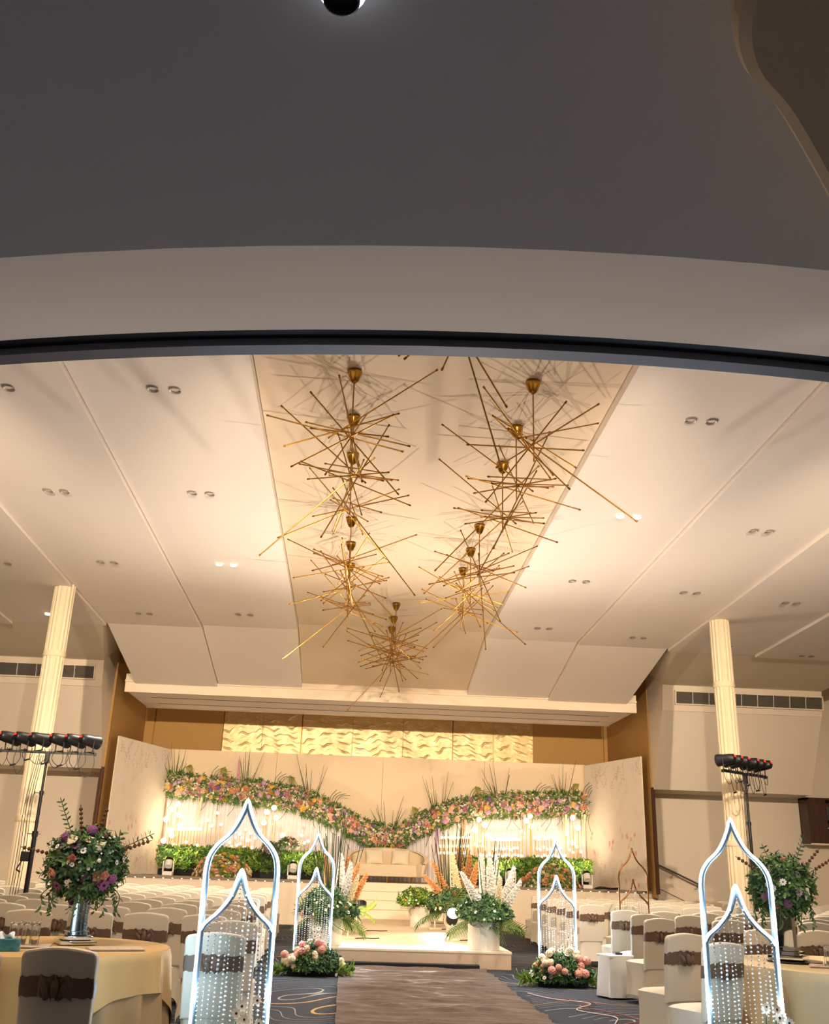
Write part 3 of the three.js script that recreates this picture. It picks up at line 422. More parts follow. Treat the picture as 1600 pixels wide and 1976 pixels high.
// ---------------------------------------------------------------- sofa
{
  const s = thing('curved_sofa', 'cream curved-back sofa with gold legs at the centre of the stage', 'sofa', [0.17, 1.05, -27.55]);
  const fab = cloth(0xe6d5b2, 0.8), A = 1.12, B = 0.5;
  const th = u => -0.62 * PI + u * 1.24 * PI, topH = a => 0.42 + 0.43 * Math.pow(Math.max(0, Math.cos(a * 0.78)), 0.8), pt = (a, k) => [Math.sin(a) * (A - k), -Math.cos(a) * (B - k)];
  const shell = (k0, k1) => [grid(56, 6, (u, v) => { const a = th(u), [x, z] = pt(a, k0); return [x * (0.93 + 0.07 * v), 0.16 + v * (topH(a) - 0.16), z]; }), grid(56, 6, (u, v) => { const a = th(u), [x, z] = pt(a, k1); return [x * (0.93 + 0.07 * v), topH(a) - v * (topH(a) - 0.16), z]; }), grid(56, 4, (u, v) => { const a = th(u), [x, z] = pt(a, k0 + (k1 - k0) * v); return [x, topH(a) + 0.03 * Math.sin(PI * v), z]; })];
  mesh('backrest', shell(0, 0.11).concat([0, 1].map(e => { const a = th(e), [x0, z0] = pt(a, 0), [x1, z1] = pt(a, 0.11); return grid(4, 6, (u, v) => [(x0 + (x1 - x0) * u) * (0.93 + 0.07 * v), 0.16 + v * (topH(a) - 0.16), z0 + (z1 - z0) * u + 0.04 * Math.sin(PI * u)]); })), fab, s);
  const seat = []; for (let i = 0; i <= 40; i++) { const a = -PI * 0.5 - 0.35 + (PI + 0.7) * i / 40; seat.push([Math.sin(a) * 1.0, Math.cos(a) * 0.42]); } seat.push([0.75, -0.34], [0, -0.42], [-0.75, -0.34]);
  mesh('seat_cushion', put(extr(seat, 0.12, 0.03), 0, 0.3, 0, -PI / 2), fab, s);
  mesh('base', put(extr(seat.map(p => [p[0] * 1.02, p[1] * 1.02]), 0.14, 0.02), 0, 0.16, 0, -PI / 2), fab, s);
  for (const [x, z] of [[-0.7, 0.28], [0, 0.34], [0.7, 0.28], [-0.7, -0.3], [0.7, -0.3]]) mesh('leg', cyl(0.018, 0.012, 0.16, 8, x, 0.08, z), MT.gold, s);
  for (const [x, t] of [[-0.34, 0.06], [0.36, -0.06]]) { const p = tag(mesh('sofa_cushion', grid(14, 14, (u, v) => [(u - 0.5) * 0.46 * (1 - 0.07 * Math.sin(PI * v)), (v - 0.5) * 0.4 * (1 - 0.07 * Math.sin(PI * u)), 0.075 * Math.pow(Math.sin(PI * u) * Math.sin(PI * v), 0.5)]), cloth(0xe4d8bd, 0.7)), x < 0 ? 'square cream cushion on the sofa end beside the reed arrangement with neon arch' : 'square cream cushion on the sofa end beside the orange flower spikes', 'cushion', 'sofa cushions'); const q = mesh('rear_side', grid(14, 14, (u, v) => [(0.5 - u) * 0.46 * (1 - 0.07 * Math.sin(PI * v)), (v - 0.5) * 0.4 * (1 - 0.07 * Math.sin(PI * u)), -0.05 * Math.pow(Math.sin(PI * u) * Math.sin(PI * v), 0.5)]), p.material, p); p.position.set(0.17 + x, 1.05 + 0.64, -27.52); p.rotation.set(-0.3, t, t); }
}
// ---------------------------------------------------------------- lamps on stage and runway
function stageHead(x, z, label, aim) {
  const o = thing('stage_moving_light', label, 'stage light', [x, 1.05, z], 0, 'white stage floor lights');
  mesh('base', rbox(0.26, 0.1, 0.22, 0.02, 0, 0.05, 0), MT.white, o);
  mesh('yoke', [rbox(0.03, 0.26, 0.1, 0.01, -0.13, 0.22, 0), rbox(0.03, 0.26, 0.1, 0.01, 0.13, 0.22, 0)], MT.white, o);
  const h = mesh('head', [put(new THREE.CylinderGeometry(0.1, 0.095, 0.2, 18), 0, 0.3, 0, -0.55), ], MT.white, o);
  mesh('dark_band', put(cyl(0.102, 0.102, 0.06, 18, 0, 0.08, 0), 0, 0.3, 0, -0.55), MT.black, h);
  mesh('lamp_lens', put(cyl(0.075, 0.075, 0.01, 18, 0, 0.113, 0), 0, 0.3, 0, -0.55), new THREE.MeshStandardMaterial({ color: 0xffffff, emissive: 0xffd9a4, emissiveIntensity: 10 }), h);
  const l = new THREE.SpotLight(WARM, LAMP.stage, 0, 1.05, 0.9, 2); l.position.set(x, 1.05 + 0.3 + 0.12, z - 0.08); l.target.position.set(aim, 3.0, -28.95); l.castShadow = true; l.shadow.radius = 3; scene.add(l, l.target);
}
stageHead(-5.5, -26.75, 'white stage floor light in front of the hedge beside the printed wing panel', -5.2);
stageHead(-2.3, -26.75, 'white stage floor light beside the clear plinths', -1.9);
stageHead(3.42, -26.85, 'white stage floor light behind the white delphinium arrangement', 2.6);
stageHead(5.45, -26.8, 'white stage floor light in the hedge corner near the handrail wall', 5.1);
function runwayLight(x, z, yaw, tilt, lit, label) {
  const o = thing('runway_floodlight', label, 'floodlight', [x, 0.255, z], yaw);
  mesh('foot', rbox(0.26, 0.04, 0.18, 0.01, 0, 0.02, 0), MT.cream, o);
  mesh('post', rod(V(0, 0.03, 0), V(0, 0.3, 0), 0.016, 8), MT.white, o);
  mesh('bracket', tube([[-0.13, 0.36, 0], [-0.12, 0.26, 0], [0, 0.22, 0], [0.12, 0.26, 0], [0.13, 0.36, 0]], 0.012, 16, 6), MT.white, o);
  const h = new THREE.Group(); h.name = 'head'; h.position.set(0, 0.38, 0); h.rotation.x = tilt; o.add(h);
  mesh('can', lathe([[0.0, -0.14], [0.075, -0.14], [0.1, -0.1], [0.115, 0.13], [0.108, 0.14], [0.1, 0.12], [0, 0.11]], 22), lit === 2 ? MT.white : MT.blackMatte, h);
  if (lit === 2) mesh('black_rim', lathe([[0.118, 0.02], [0.122, 0.02], [0.122, 0.145], [0.105, 0.145]], 22), MT.black, h);
  mesh('lamp_lens', cyl(0.098, 0.098, 0.012, 22, 0, 0.125, 0), new THREE.MeshStandardMaterial({ color: 0xffffff, emissive: 0xfff2df, emissiveIntensity: 25 }), h);
  o.updateMatrixWorld(true); const p = V(0, 0.16, 0).applyMatrix4(h.matrixWorld), q = V(0, 3, 0).applyMatrix4(h.matrixWorld);
  const l = new THREE.SpotLight(NEUTRAL, LAMP.runway * (z > -19 ? 1 : lit === 2 ? 0.02 : 0.4), 0, 1.25, 1, 2); l.position.copy(p); l.target.position.copy(q); l.castShadow = true; l.shadow.radius = 1; scene.add(l, l.target);
  tag(mesh('power_cable', tube([[x + 0.1, 0.262, z - 0.02], [x + 0.3, 0.262, z - 0.15], [x + 0.42, 0.264, z - 0.1], [x + 0.55, 0.262, z - 0.22]], 0.009, 16, 5), MT.black), 'short black cable behind ' + label.replace(/^a /, ''), 'cable');
}
runwayLight(0.98, -18.3, 0, 0.98, 1, 'lit floodlight on the runway close to the white delphinium pot');
runwayLight(0.95, -21.4, 0.1, 0.95, 1, 'lit floodlight on the runway below the orange flower spikes');
runwayLight(0.82, -23.6, 0, -0.35, 2, 'white floodlight with black rim turned to the stage steps');
runwayLight(-0.62, -20.2, 0, -0.45, 2, 'white floodlight with black rim beside the yellow-green fern');
runwayLight(-0.85, -18.1, 0, 0.98, 1, 'floodlight on the runway hidden behind the ribbed pot and palm leaves');

// ---------------------------------------------------------------- potted arrangements on the runway
function ribbedPot(x, z, r, h, label) { const o = tag(mesh('ribbed_pot', grid(120, 1, (u, v) => { const a = u * 2 * PI, R = r * (1 + 0.02 * Math.abs(Math.sin(a * 20))); return [R * Math.cos(a), v * h, -R * Math.sin(a)]; }), std(0xece5d6, 0.6, 0, { side: THREE.DoubleSide })), label, 'flower pot', 'ribbed white pots'); o.position.set(x, 0.256, z); mesh('soil', cyl(r * 0.98, r * 0.98, 0.02, 30, 0, h - 0.04, 0), MT.blackMatte, o); mesh('bottom', cyl(r * 0.98, r * 0.98, 0.02, 30, 0, 0.011, 0), o.material, o); return o; }
function arrangement(x, y, z, o) {
  const g = thing('flower_arrangement', o.label, 'flower arrangement', [x, y, z]);
  const R = o.r, crown = () => { const d = onBall(); d.y = Math.abs(d.y) * 0.9 - 0.12; const k = R * rr(0.5, 1); return [V(d.x * k, 0.12 + d.y * k * 0.9, d.z * k), V(d.x, d.y + 0.35, d.z)]; };
  mass(g, (o.leaves ?? 1100) * 1.6, o.greens ?? DEEP, () => { const [p, d] = crown(); return [p.multiplyScalar(0.88), d]; }, 0.07, 0.16);
  if (o.small) tiny(g, o.smallN ?? 240, o.small, () => { const [p, d] = crown(); return [p.multiplyScalar(1.16), d]; }, 0.018, 0.034);
  for (let i = 0; i < (o.fronds ?? 14); i++) { const a = i / (o.fronds ?? 14) * 6.28 + rr(-0.2, 0.2); bloom(g, 'palm_frond', FL.frond, std([0x5e7d31, 0x7c9440, 0x3f5f2c][i % 3], 0.6, 0, { side: THREE.DoubleSide }), V(0.08 * Math.cos(a), 0.02, 0.08 * Math.sin(a)), V(Math.cos(a), o.droop ? rr(-0.25, 0.25) : rr(0, 0.5), Math.sin(a)), rr(0.32, 0.5) * (R / 0.36)); }
  for (const [dx, dz, len, c, lean] of o.spikes ?? []) { const m = mesh('flower_spike', FL.spike, PM[c], g); m.scale.set(len * 1.25, len * 0.92, len * 1.25); m.position.set(dx * 0.4, 0.2, dz * 0.4); m.quaternion.setFromUnitVectors(UPV, V(dx * lean, 1, dz * lean).normalize()); }
  for (let i = 0; i < (o.reeds ?? 0); i++) { const a = rr(-1, 1), L = rr(o.reedL[0], o.reedL[1]), b = V(o.reedX + a * 0.14, 0.1, rr(-0.15, 0.1)); mesh('dark_reed', rod(b, V(b.x + a * 0.28 + rr(-0.06, 0.06), L, b.z + rr(-0.1, 0.1)), 0.012, 5, 0.006), i % 3 ? REEDDARK : REED, g); }
  for (const [f, c, n, s0, s1, nm] of o.blooms ?? []) for (let i = 0; i < n; i++) { const [p, d] = crown(); bloom(g, nm, FL[f], PM[c], p.multiplyScalar(1.18), d, rr(s0, s1)); }
  return g;
}
const spikesW = [[-0.35, 0.3, 0.78, 'white', 1.5], [-0.12, 0.05, 0.98, 'white', 0.5], [0.08, 0.1, 0.92, 'white', 0.3], [0.22, -0.1, 0.95, 'white', 0.5], [0.42, 0.1, 0.85, 'white', 1.0], [0.5, 0.25, 0.7, 'white', 1.4], [0.28, 0.35, 0.62, 'cream', 0.7]];
ribbedPot(1.31, -16.62, 0.25, 0.42, 'ribbed white pot at the runway corner holding white delphiniums');
arrangement(1.31, 0.62, -16.62, { label: 'white delphinium spikes and dark reeds in the pot beside the lit floodlight', r: 0.4, spikes: spikesW, small: [0xf4efe0, 0xe9e3c8], smallN: 180, reeds: 8, reedL: [0.9, 1.35], reedX: 0.05, droop: 1, blooms: [['blossom', 'white', 26, 0.028, 0.04, 'white_blossom']] });
ribbedPot(1.28, -19.6, 0.27, 0.42, 'ribbed white pot half hidden behind the lit floodlight');
arrangement(1.12, 0.64, -19.6, { label: 'orange and cream flower spikes with tall dark reeds behind the white delphiniums', r: 0.46, leaves: 1200, spikes: [[-0.55, 0.2, 0.7, 'orange', 1.5], [-0.4, 0.1, 0.86, 'orange', 1.0], [-0.1, 0.2, 1.0, 'cream', 0.35], [0.1, 0, 1.12, 'orange', 0.3], [0.3, 0.1, 1.0, 'rust', 0.6], [0.0, 0.35, 0.75, 'cream', 0.5], [0.42, 0.2, 0.9, 'orange', 0.8]], small: [0x6b4a26, 0xd9b36b, 0xf1e6c2, 0x8a5a2a], smallN: 420, reeds: 20, reedL: [1.15, 1.75], reedX: -0.05, blooms: [['daisy', 'yellow', 14, 0.03, 0.05, 'yellow_daisy'], ['daisy', 'brown', 16, 0.03, 0.05, 'brown_daisy'], ['blossom', 'white', 20, 0.025, 0.035, 'white_blossom']] });
arrangement(0.62, 0.6, -22.3, { label: 'low spray of yellow and white blossoms beside the stage steps', r: 0.36, leaves: 600, greens: FRESH, fronds: 6, small: [0xf1e6c2, 0xd9a94f, 0xffffff], smallN: 420, blooms: [['daisy', 'yellow', 12, 0.03, 0.05, 'yellow_daisy']] });
ribbedPot(0.72, -22.3, 0.22, 0.4, 'ribbed white pot near the stage steps under the yellow blossoms');
ribbedPot(-1.22, -16.75, 0.26, 0.42, 'ribbed white pot on the runway corner beside the neon arch');
arrangement(-1.17, 0.62, -16.75, { label: 'dark palm leaves with white and orange spikes behind the neon arch', r: 0.42, leaves: 1500, spikes: [[0.4, 0.2, 0.82, 'orange', 0.9], [0.5, 0.0, 0.72, 'orange', 1.4], [0.3, 0.3, 0.8, 'white', 0.8], [0.42, 0.35, 0.66, 'cream', 1.2], [0.15, 0.1, 0.9, 'white', 0.4]], small: [0xf4efe0, 0xefe3c0], smallN: 260, reeds: 20, reedL: [0.85, 1.4], reedX: 0.1, droop: 1, fronds: 18, blooms: [['daisy', 'white', 10, 0.035, 0.05, 'white_daisy'], ['rose', 'peach', 3, 0.05, 0.06, 'rose']] });
arrangement(-1.2, 0.62, -19.2, { label: 'tall reed and dark leaf arrangement behind the pot beside the neon arch', r: 0.42, leaves: 800, spikes: [[0.3, 0.1, 0.9, 'rust', 0.6], [-0.2, 0.1, 0.9, 'orange', 0.6]], reeds: 12, reedL: [1.2, 1.8], reedX: 0, small: [0x8a5a2a, 0xd9b36b], smallN: 160 });
ribbedPot(-1.2, -19.2, 0.26, 0.42, 'ribbed white pot on the runway hidden behind the neon arch pot');
{ const f = thing('fern_spray', 'bright yellow-green fern spray leaning over the runway', 'fern', [-0.86, 0.75, -17.0]); for (const [y, z] of [[-0.1, -0.1], [0.08, 0.05], [-0.22, 0.2]]) bloom(f, 'fern_frond', FL.frond, std(0x9bb43a, 0.6, 0, { side: THREE.DoubleSide }), V(0, 0, 0), V(1, y, z), 0.44); }
// mounds of orange flowers and clear plinths at the stage front
const mound = (x, z, w, label) => { const g = thing('flower_mound', label, 'flower arrangement', [x, 1.05, z]); const on = () => { const d = onBall(); d.y = Math.abs(d.y); return [V(d.x * w * rr(0.75, 1), d.y * 0.55 * rr(0.7, 1), Math.abs(d.z) * 0.34 - 0.05), V(d.x, d.y + 0.2, d.z * 0.6 + 0.5)]; }; mass(g, 700, GREENS, () => { const [p, d] = on(); return [p.multiplyScalar(0.85), d]; }, 0.06, 0.13); tiny(g, 260, [0xf1dcc0, 0xf4ead2, 0xe8c090], on, 0.03, 0.05); for (let i = 0; i < 62; i++) { const [p, d] = on(); bloom(g, 'rose', FL.rose, PM[pick(['orange', 'peach', 'peach', 'cream', 'yellow', 'salmon'])], p.multiplyScalar(1.08), d, rr(0.05, 0.09)); } };
mound(-4.1, -26.6, 0.75, 'mound of orange and cream roses at the stage front near the printed wing panel');
mound(4.45, -26.65, 0.78, 'mound of orange and cream roses at the stage front behind the far neon arch');
for (const [x, h, label] of [[-2.95, 0.62, 'clear acrylic plinth with pinkish bouquet beside the rose mound'], [-2.5, 0.75, 'taller clear acrylic plinth with dark pink bouquet']]) {
  const p = tag(mesh('acrylic_plinth', box(0.4, h, 0.4, x, 1.055 + h / 2, -27.1), new THREE.MeshPhysicalMaterial({ color: 0xf3f7f2, roughness: 0.08, transmission: 1, thickness: 0, ior: 1.4 })), label, 'plinth');
  const b = thing('plinth_bouquet', 'round bouquet of dusty pink flowers on the ' + (h > 0.7 ? 'taller' : 'shorter') + ' clear plinth', 'bouquet', [x, 1.06 + h, -27.1]);
  const on = () => { const d = onBall(); d.y = Math.abs(d.y); return [V(d.x * 0.27, d.y * 0.26, d.z * 0.25), d]; };
  mass(b, 200, DEEP, () => { const [p, d] = on(); return [p.multiplyScalar(0.8), d]; }, 0.05, 0.11); for (let i = 0; i < 22; i++) { const [q, d] = on(); bloom(b, 'rose', FL.rose, PM[pick(['pink', 'blush', 'plum', 'cream'])], q, d, rr(0.04, 0.07)); }
}
// ---------------------------------------------------------------- arches with bead curtains
{
  const outer = [[0.255, 0.02], [0.256, 0.7], [0.257, 1.3], [0.256, 1.4], [0.24, 1.48], [0.195, 1.552], [0.118, 1.626], [0.075, 1.69], [0.032, 1.785], [0.012, 1.85]], inner = [[0.248, 1.0], [0.225, 1.04], [0.145, 1.112], [0.075, 1.2], [0.048, 1.262], [0.027, 1.336], [0.012, 1.378]];
  const full = (p, top, z, k = 0) => { const L = p.map(q => V(-q[0] + k, q[1], z)), R = [...p].reverse().map(q => V(q[0] - k, q[1], z)); return [...L, V(0, top - k, z), ...R]; };
  const innerY = x => { const a = Math.abs(x); if (a < 0.012) return 1.385; for (let i = inner.length - 1; i > 0; i--) if (a <= inner[i - 1][0]) return inner[i][1] + (inner[i - 1][1] - inner[i][1]) * clampT((a - inner[i][0]) / (inner[i - 1][0] - inner[i][0])); return 1.0; };
  const frameO = tube(full(outer, 1.862, 0, 0.02), 0.0125, 160, 8), frameI = tube(full(inner, 1.384, 0, 0.02), 0.0125, 90, 8), neonO = tube(full(outer, 1.872, 0.012), 0.0102, 180, 8), neonI = tube(full(inner, 1.394, 0.012), 0.0102, 100, 8);
  const bead = new THREE.OctahedronGeometry(1, 1), strings = [];
  for (let i = 0; i < 13; i++) { const x = -0.225 + i * 0.0375 + rr(-0.006, 0.006), L = [], top = innerY(x) - 0.03, z = rr(-0.02, 0.02), s0 = rr(0.8, 1.1); for (let y = top; y > 0.22; y -= 0.0285) { const s = s0 * (0.0078 + 0.0026 * Math.sin(y * 6 + i)); L.push(bead.clone().rotateY(y * 40).scale(s, s * 0.9, s).translate(x + 0.004 * Math.sin(y * 5 + i), y, z)); } L.push(box(0.0012, top - 0.2, 0.0012, x, (top + 0.22) / 2, z)); strings.push(join(L)); }
  const crystal = new THREE.MeshPhysicalMaterial({ color: 0xe9ecec, roughness: 0.08, metalness: 0.75, clearcoat: 1 });
  const neonM = new THREE.MeshStandardMaterial({ color: 0xffffff, emissive: 0xc4e6ff, emissiveIntensity: 2.6 }), steelBlue = std(0x76828a, 0.4, 0.6);
  function arch(x, z, turn, lit, label, H = 1) {
    const a = thing(lit ? 'neon_arch' : 'metal_arch', label, 'arch', [x, 0, z], turn);
    const fo = mesh('outer_frame', frameO, lit ? steelBlue : MT.copper, a), fi = mesh('inner_frame', frameI, lit ? steelBlue : MT.copper, a);
    if (lit) { mesh('neon_tube', neonO, neonM, fo); mesh('neon_tube', neonI, neonM, fi); }
    for (const s of [-1, 1]) mesh('foot', rbox(0.1, 0.02, 0.3, 0.006, s * 0.256, 0.01, 0), MT.blackMatte, a);
    strings.forEach(g => mesh('bead_string', g, crystal, a));
    if (lit) for (const [px, py] of [[-0.27, 1.15], [0.27, 1.15], [0, 1.42], [-0.27, 0.6], [0.27, 0.6]]) { const l = new THREE.PointLight(COOL, LAMP.neon, 0, 2), p = V(px, py, 0.045).applyAxisAngle(UPV, turn); l.position.set(x + p.x, p.y, z + p.z); l.castShadow = true; l.shadow.radius = 1; scene.add(l); }
  }
  arch(-1.69, -7.3, 0.06, true, 'white neon pointed arch with bead curtain standing beside the draped table with glasses');
  arch(-1.37, -14.9, 0.04, true, 'white neon pointed arch with bead curtain beside the runway corner pot of dark palm leaves');
  arch(2.03, -14.35, -0.25, true, 'white neon pointed arch with bead curtain beside the runner, flower base with loose wires');
  arch(1.95, -7.5, -0.5, true, 'white neon pointed arch with bead curtain beside the draped table with round mirror');
  arch(3.66, -16.2, 0.05, false, 'unlit copper pointed arch with bead curtain among the ivory chairs');
  // flower bases
  function base(x, z, w, label, cols) {
    const g = thing('arch_flower_base', label, 'flower arrangement', [x, 0, z]);
    mesh('foam_tray', rbox(w * 1.5, 0.08, 0.34, 0.02, 0, 0.04, 0), MT.blackMatte, g);
    const on = () => { const d = onBall(); d.y = Math.abs(d.y); return [V(d.x * w * rr(0.7, 1), 0.06 + d.y * 0.36 * rr(0.6, 1), d.z * 0.27 * rr(0.7, 1)), V(d.x, d.y + 0.3, d.z)]; };
    mass(g, 1000, DEEP, () => { const [p, d] = on(); return [p.multiplyScalar(0.84), d]; }, 0.05, 0.12); tiny(g, 120, [0xf4efe0, 0xdfe4d0], on, 0.012, 0.02);
    for (const [c, n, s] of cols) { for (let k = 0; k < n / 4; k++) { const [p0, d] = on(); for (let j = 0; j < 4; j++) { const p = p0.clone().add(V(rr(-0.09, 0.09), rr(-0.06, 0.06), rr(-0.03, 0.06))); p.y = Math.max(0.06, p.y); if (p.z < 0.05) p.z = Math.abs(p.z); bloom(g, 'pompon_flower', FL.pompon, PM[c], p.multiplyScalar(1.04), V(d.x, d.y + 0.2, Math.abs(d.z) + 0.2), rr(s * 0.8, s * 1.15)); } } }
    for (let i = 0; i < 20; i++) { const [p, d] = on(); if (i < 8) { p.set(rr(0, 0.14), rr(0.38, 0.56), rr(-0.05, 0.1)); d.set(rr(-0.4, 0.4), 0.3, 1); mesh('stem', rod(V(p.x, 0.1, p.z - 0.03), p.clone().add(V(0, 0, -0.012)), 0.004, 4), STEM, g); } const f = bloom(g, 'white_daisy', FL.daisy, PM.white, p.multiplyScalar(1.1), d, rr(0.028, 0.04)); mesh('eye', FL.daisyEye, MT.blackMatte, f); }
    for (const s of [-1, 1]) for (let i = 0; i < 4; i++) bloom(g, 'leaf_sprig', FL.sprig, std(0x7c9a38, 0.65, 0, { side: THREE.DoubleSide }), V(s * w * 0.75, 0.05 + i * 0.015, rr(0.05, 0.2)), V(s, rr(0, 0.3), rr(0, 0.4)), rr(0.2, 0.28));
  }
  base(-1.35, -14.75, 0.44, 'mound of pink and cream pompon flowers by the arch near the runway pot', [['salmon', 20, 0.055], ['cream', 16, 0.05], ['peach', 4, 0.05]]);
  base(2.03, -14.2, 0.46, 'mound of flowers with coral and orange blooms beside loose wires on the carpet', [['salmon', 12, 0.055], ['cream', 16, 0.048], ['orange', 8, 0.05]]);
  base(-1.62, -7.05, 0.4, 'white daisies and pompons at the foot of the arch by the glasses table', [['cream', 12, 0.05], ['salmon', 8, 0.055]]);
  base(2.0, -7.3, 0.4, 'white daisies and pompons at the foot of the arch by the mirror plate table', [['cream', 12, 0.05], ['peach', 8, 0.055]]);
  base(3.66, -16.05, 0.36, 'flowers at the foot of the unlit copper arch', [['cream', 8, 0.05]]);
}
// loose wires on the carpet
tag(mesh('wire', tube([[1.4, 0.012, -13.2], [1.62, 0.012, -12.7], [1.95, 0.03, -12.2], [1.7, 0.012, -11.8], [2.0, 0.012, -11.3], [1.9, 0.012, -10.9], [1.78, 0.012, -10.5], [2.0, 0.012, -10.0]], 0.007, 60, 5), std(0xc9b8b4, 0.4)), 'pale twisted wire lying on the carpet beside the runner', 'wire');
tag(mesh('wire', tube([[1.7, 0.02, -12.75], [2.05, 0.02, -12.3], [1.8, 0.02, -12.1], [2.15, 0.02, -11.35], [2.2, 0.02, -11.0], [1.92, 0.02, -10.7], [1.95, 0.02, -10.2]], 0.005, 60, 5), std(0x9a4a48, 0.5)), 'thin red wire crossing the pale wire on the carpet', 'wire');

// ---------------------------------------------------------------- covered banquet chairs
const ivory = cloth(0xdcd2bd, 0.8), taupe = cloth(0x6f5947, 0.5, { sheen: 0.5 });
const rake = (y, z) => z + (y > 0.42 ? (y - 0.42) * 0.13 : 0);
const chairGeo = (() => {
  const o = []; for (let i = 0; i <= 6; i++) { const t = i / 6 * PI / 2; o.push([-0.175 - 0.03 * Math.sin(t), 0.90 + 0.03 * Math.cos(t) - 0.0]); }
  const outline = [...o, [-0.19, 0.4]].concat([[0.19, 0.4], ...o.map(p => [-p[0], p[1]]).reverse()]); for (let i = 1; i < 8; i++) { const x = 0.175 - 0.35 * i / 8; outline.push([x, 0.93 + 0.018 * Math.sin(PI * i / 8)]); }
  const b = extr(outline, 0.03, 0.013, 1).translate(0, 0, 0.17), p = b.attributes.position; for (let i = 0; i < p.count; i++) p.setZ(i, rake(p.getY(i), p.getZ(i)));
  b.computeVertexNormals();
  const se = (a, A, B, n) => { const c = Math.cos(a), s = Math.sin(a); return [A * Math.sign(c) * Math.pow(Math.abs(c), 2 / n), B * Math.sign(s) * Math.pow(Math.abs(s), 2 / n)]; };
  const skirt = grid(64, 10, (u, v) => { const a = u * 2 * PI + PI / 4, hem = 0.012 + 0.085 * Math.pow(Math.abs(Math.cos(2 * a)), 0.7), w = 0.204 + 0.012 * (1 - v) - 0.012 * Math.sin(PI * v), d = 0.218 + 0.014 * (1 - v) - 0.01 * Math.sin(PI * v), [x, z] = se(a, w, d, 7); return [x, hem + v * (0.45 - hem), -z - 0.012]; });
  const seat = grid(64, 6, (u, v) => { const a = u * 2 * PI + PI / 4, k = 1 - v, [x, z] = se(a, 0.204 * k, 0.218 * k, 2 + 5 * k), y = 0.45 + 0.03 * Math.sqrt(Math.min(1, v * 2.2)); return [x, y, -z - 0.012]; });
  return join([b, skirt, seat]);
})();
const sashGeo = grid(48, 4, (u, v) => { const a = u * 2 * PI, c = Math.cos(a), s = Math.sin(a), y = 0.70 + 0.105 * v + 0.004 * Math.sin(a * 9 + v * 5); const x = (0.213 + 0.004 * Math.sin(PI * v)) * Math.sign(c) * Math.pow(Math.abs(c), 0.25), z = 0.034 * Math.sign(s) * Math.pow(Math.abs(s), 0.25); return [x, y, rake(y, 0.185) + z]; });
const bowGeo = (() => {
  const fold = (cx, w, k) => grid(18, 10, (u, v) => { const x = cx + (u - 0.5) * w, y = 0.695 + 0.115 * v + 0.01 * Math.sin(u * 9 + k), e = Math.sin(PI * u); return [x, y, rake(y, 0.22) + e * (0.012 + 0.012 * Math.abs(Math.sin(u * 10 + k + v * 3)) + 0.007 * Math.sin(v * 12 + u * 8))]; });
  return join([fold(-0.05, 0.1, 0), fold(0.05, 0.1, 2), fold(0.0, 0.05, 4), ball(0.03, 10, 8, 0.004, 0, 0).scale(0.9, 1.7, 0.7).translate(0.0, 0.75, rake(0.75, 0.235)), ball(0.026, 10, 8, 0, 0, 0).scale(0.8, 1.6, 0.7).rotateZ(0.5).translate(-0.05, 0.745, rake(0.745, 0.232)), ball(0.026, 10, 8, 0, 0, 0).scale(0.8, 1.7, 0.7).rotateZ(-0.4).translate(0.05, 0.745, rake(0.745, 0.232))]);
})();
const chair0 = thing('banquet_chair', '', 'chair'); chair0.userData.base = 'banquet_chair';
mesh('cover', chairGeo, ivory, chair0); { const s = mesh('sash', sashGeo, taupe, chair0); mesh('gathered_knot', bowGeo, taupe, s); }
let first = true;
function chair(x, z, turn, label, group) { const p = [x, 0, z - 0.2]; let c = chair0; if (first) { first = false; chair0.position.set(...p); chair0.rotation.y = turn; } else c = dup(chair0, p, turn); tag(c, label, 'chair', group); delete c.userData.base; return c; }
chair(-2.53, -6.17, -0.1, 'ivory covered chair with taupe sash standing before the glasses table and mirrored vase');
chair(-3.05, -6.05, -0.05, 'ivory covered chair beside the teal tissue box, cut by the picture frame');
chair(-1.9, -7.75, 0.1, 'ivory covered chair seen through the bead curtain of the arch by the glasses table');
chair(-1.92, -9.3, 0.0, 'ivory covered chair second behind the bead curtain of the arch by the glasses table');
chair(2.05, -9.37, 0.42, 'ivory covered chair with wide taupe sash left of the arch by the mirror plate table');
chair(1.98, -8.25, 0.45, 'ivory covered chair seen through the bead curtain of the arch by the mirror plate table');
chair(2.78, -12.4, 0.35, 'ivory covered chair behind the white lace draped stool');
const rowLabel = (n, i, side) => `ivory covered chair, ${i ? '' : 'aisle end of the '}${ORD[n]} row from the stage, ${side} side`;
for (const [n, z] of [-10.2, -11.35, -12.5, -13.45, -14.4, -15.35, -16.3, -17.3, -18.3, -19.3, -20.3, -21.4].entries()) for (let i = 0; i < 13; i++) { const x = -2.25 - 0.02 * (-z - 10) - i * 0.565 + rr(-0.03, 0.03); if (x < -1.15 - 0.352 * -z) break; if (Math.hypot(x + 5.62, z - 0.2 + 15.5) < 0.8 || Math.hypot(x + 6.72, z - 0.2 + 18.6) < 0.6) continue; chair(x, z + rr(-0.04, 0.04), -0.06 + rr(-0.05, 0.05), rowLabel(11 - n, i, 'glasses table'), 'chairs on the glasses table side'); }
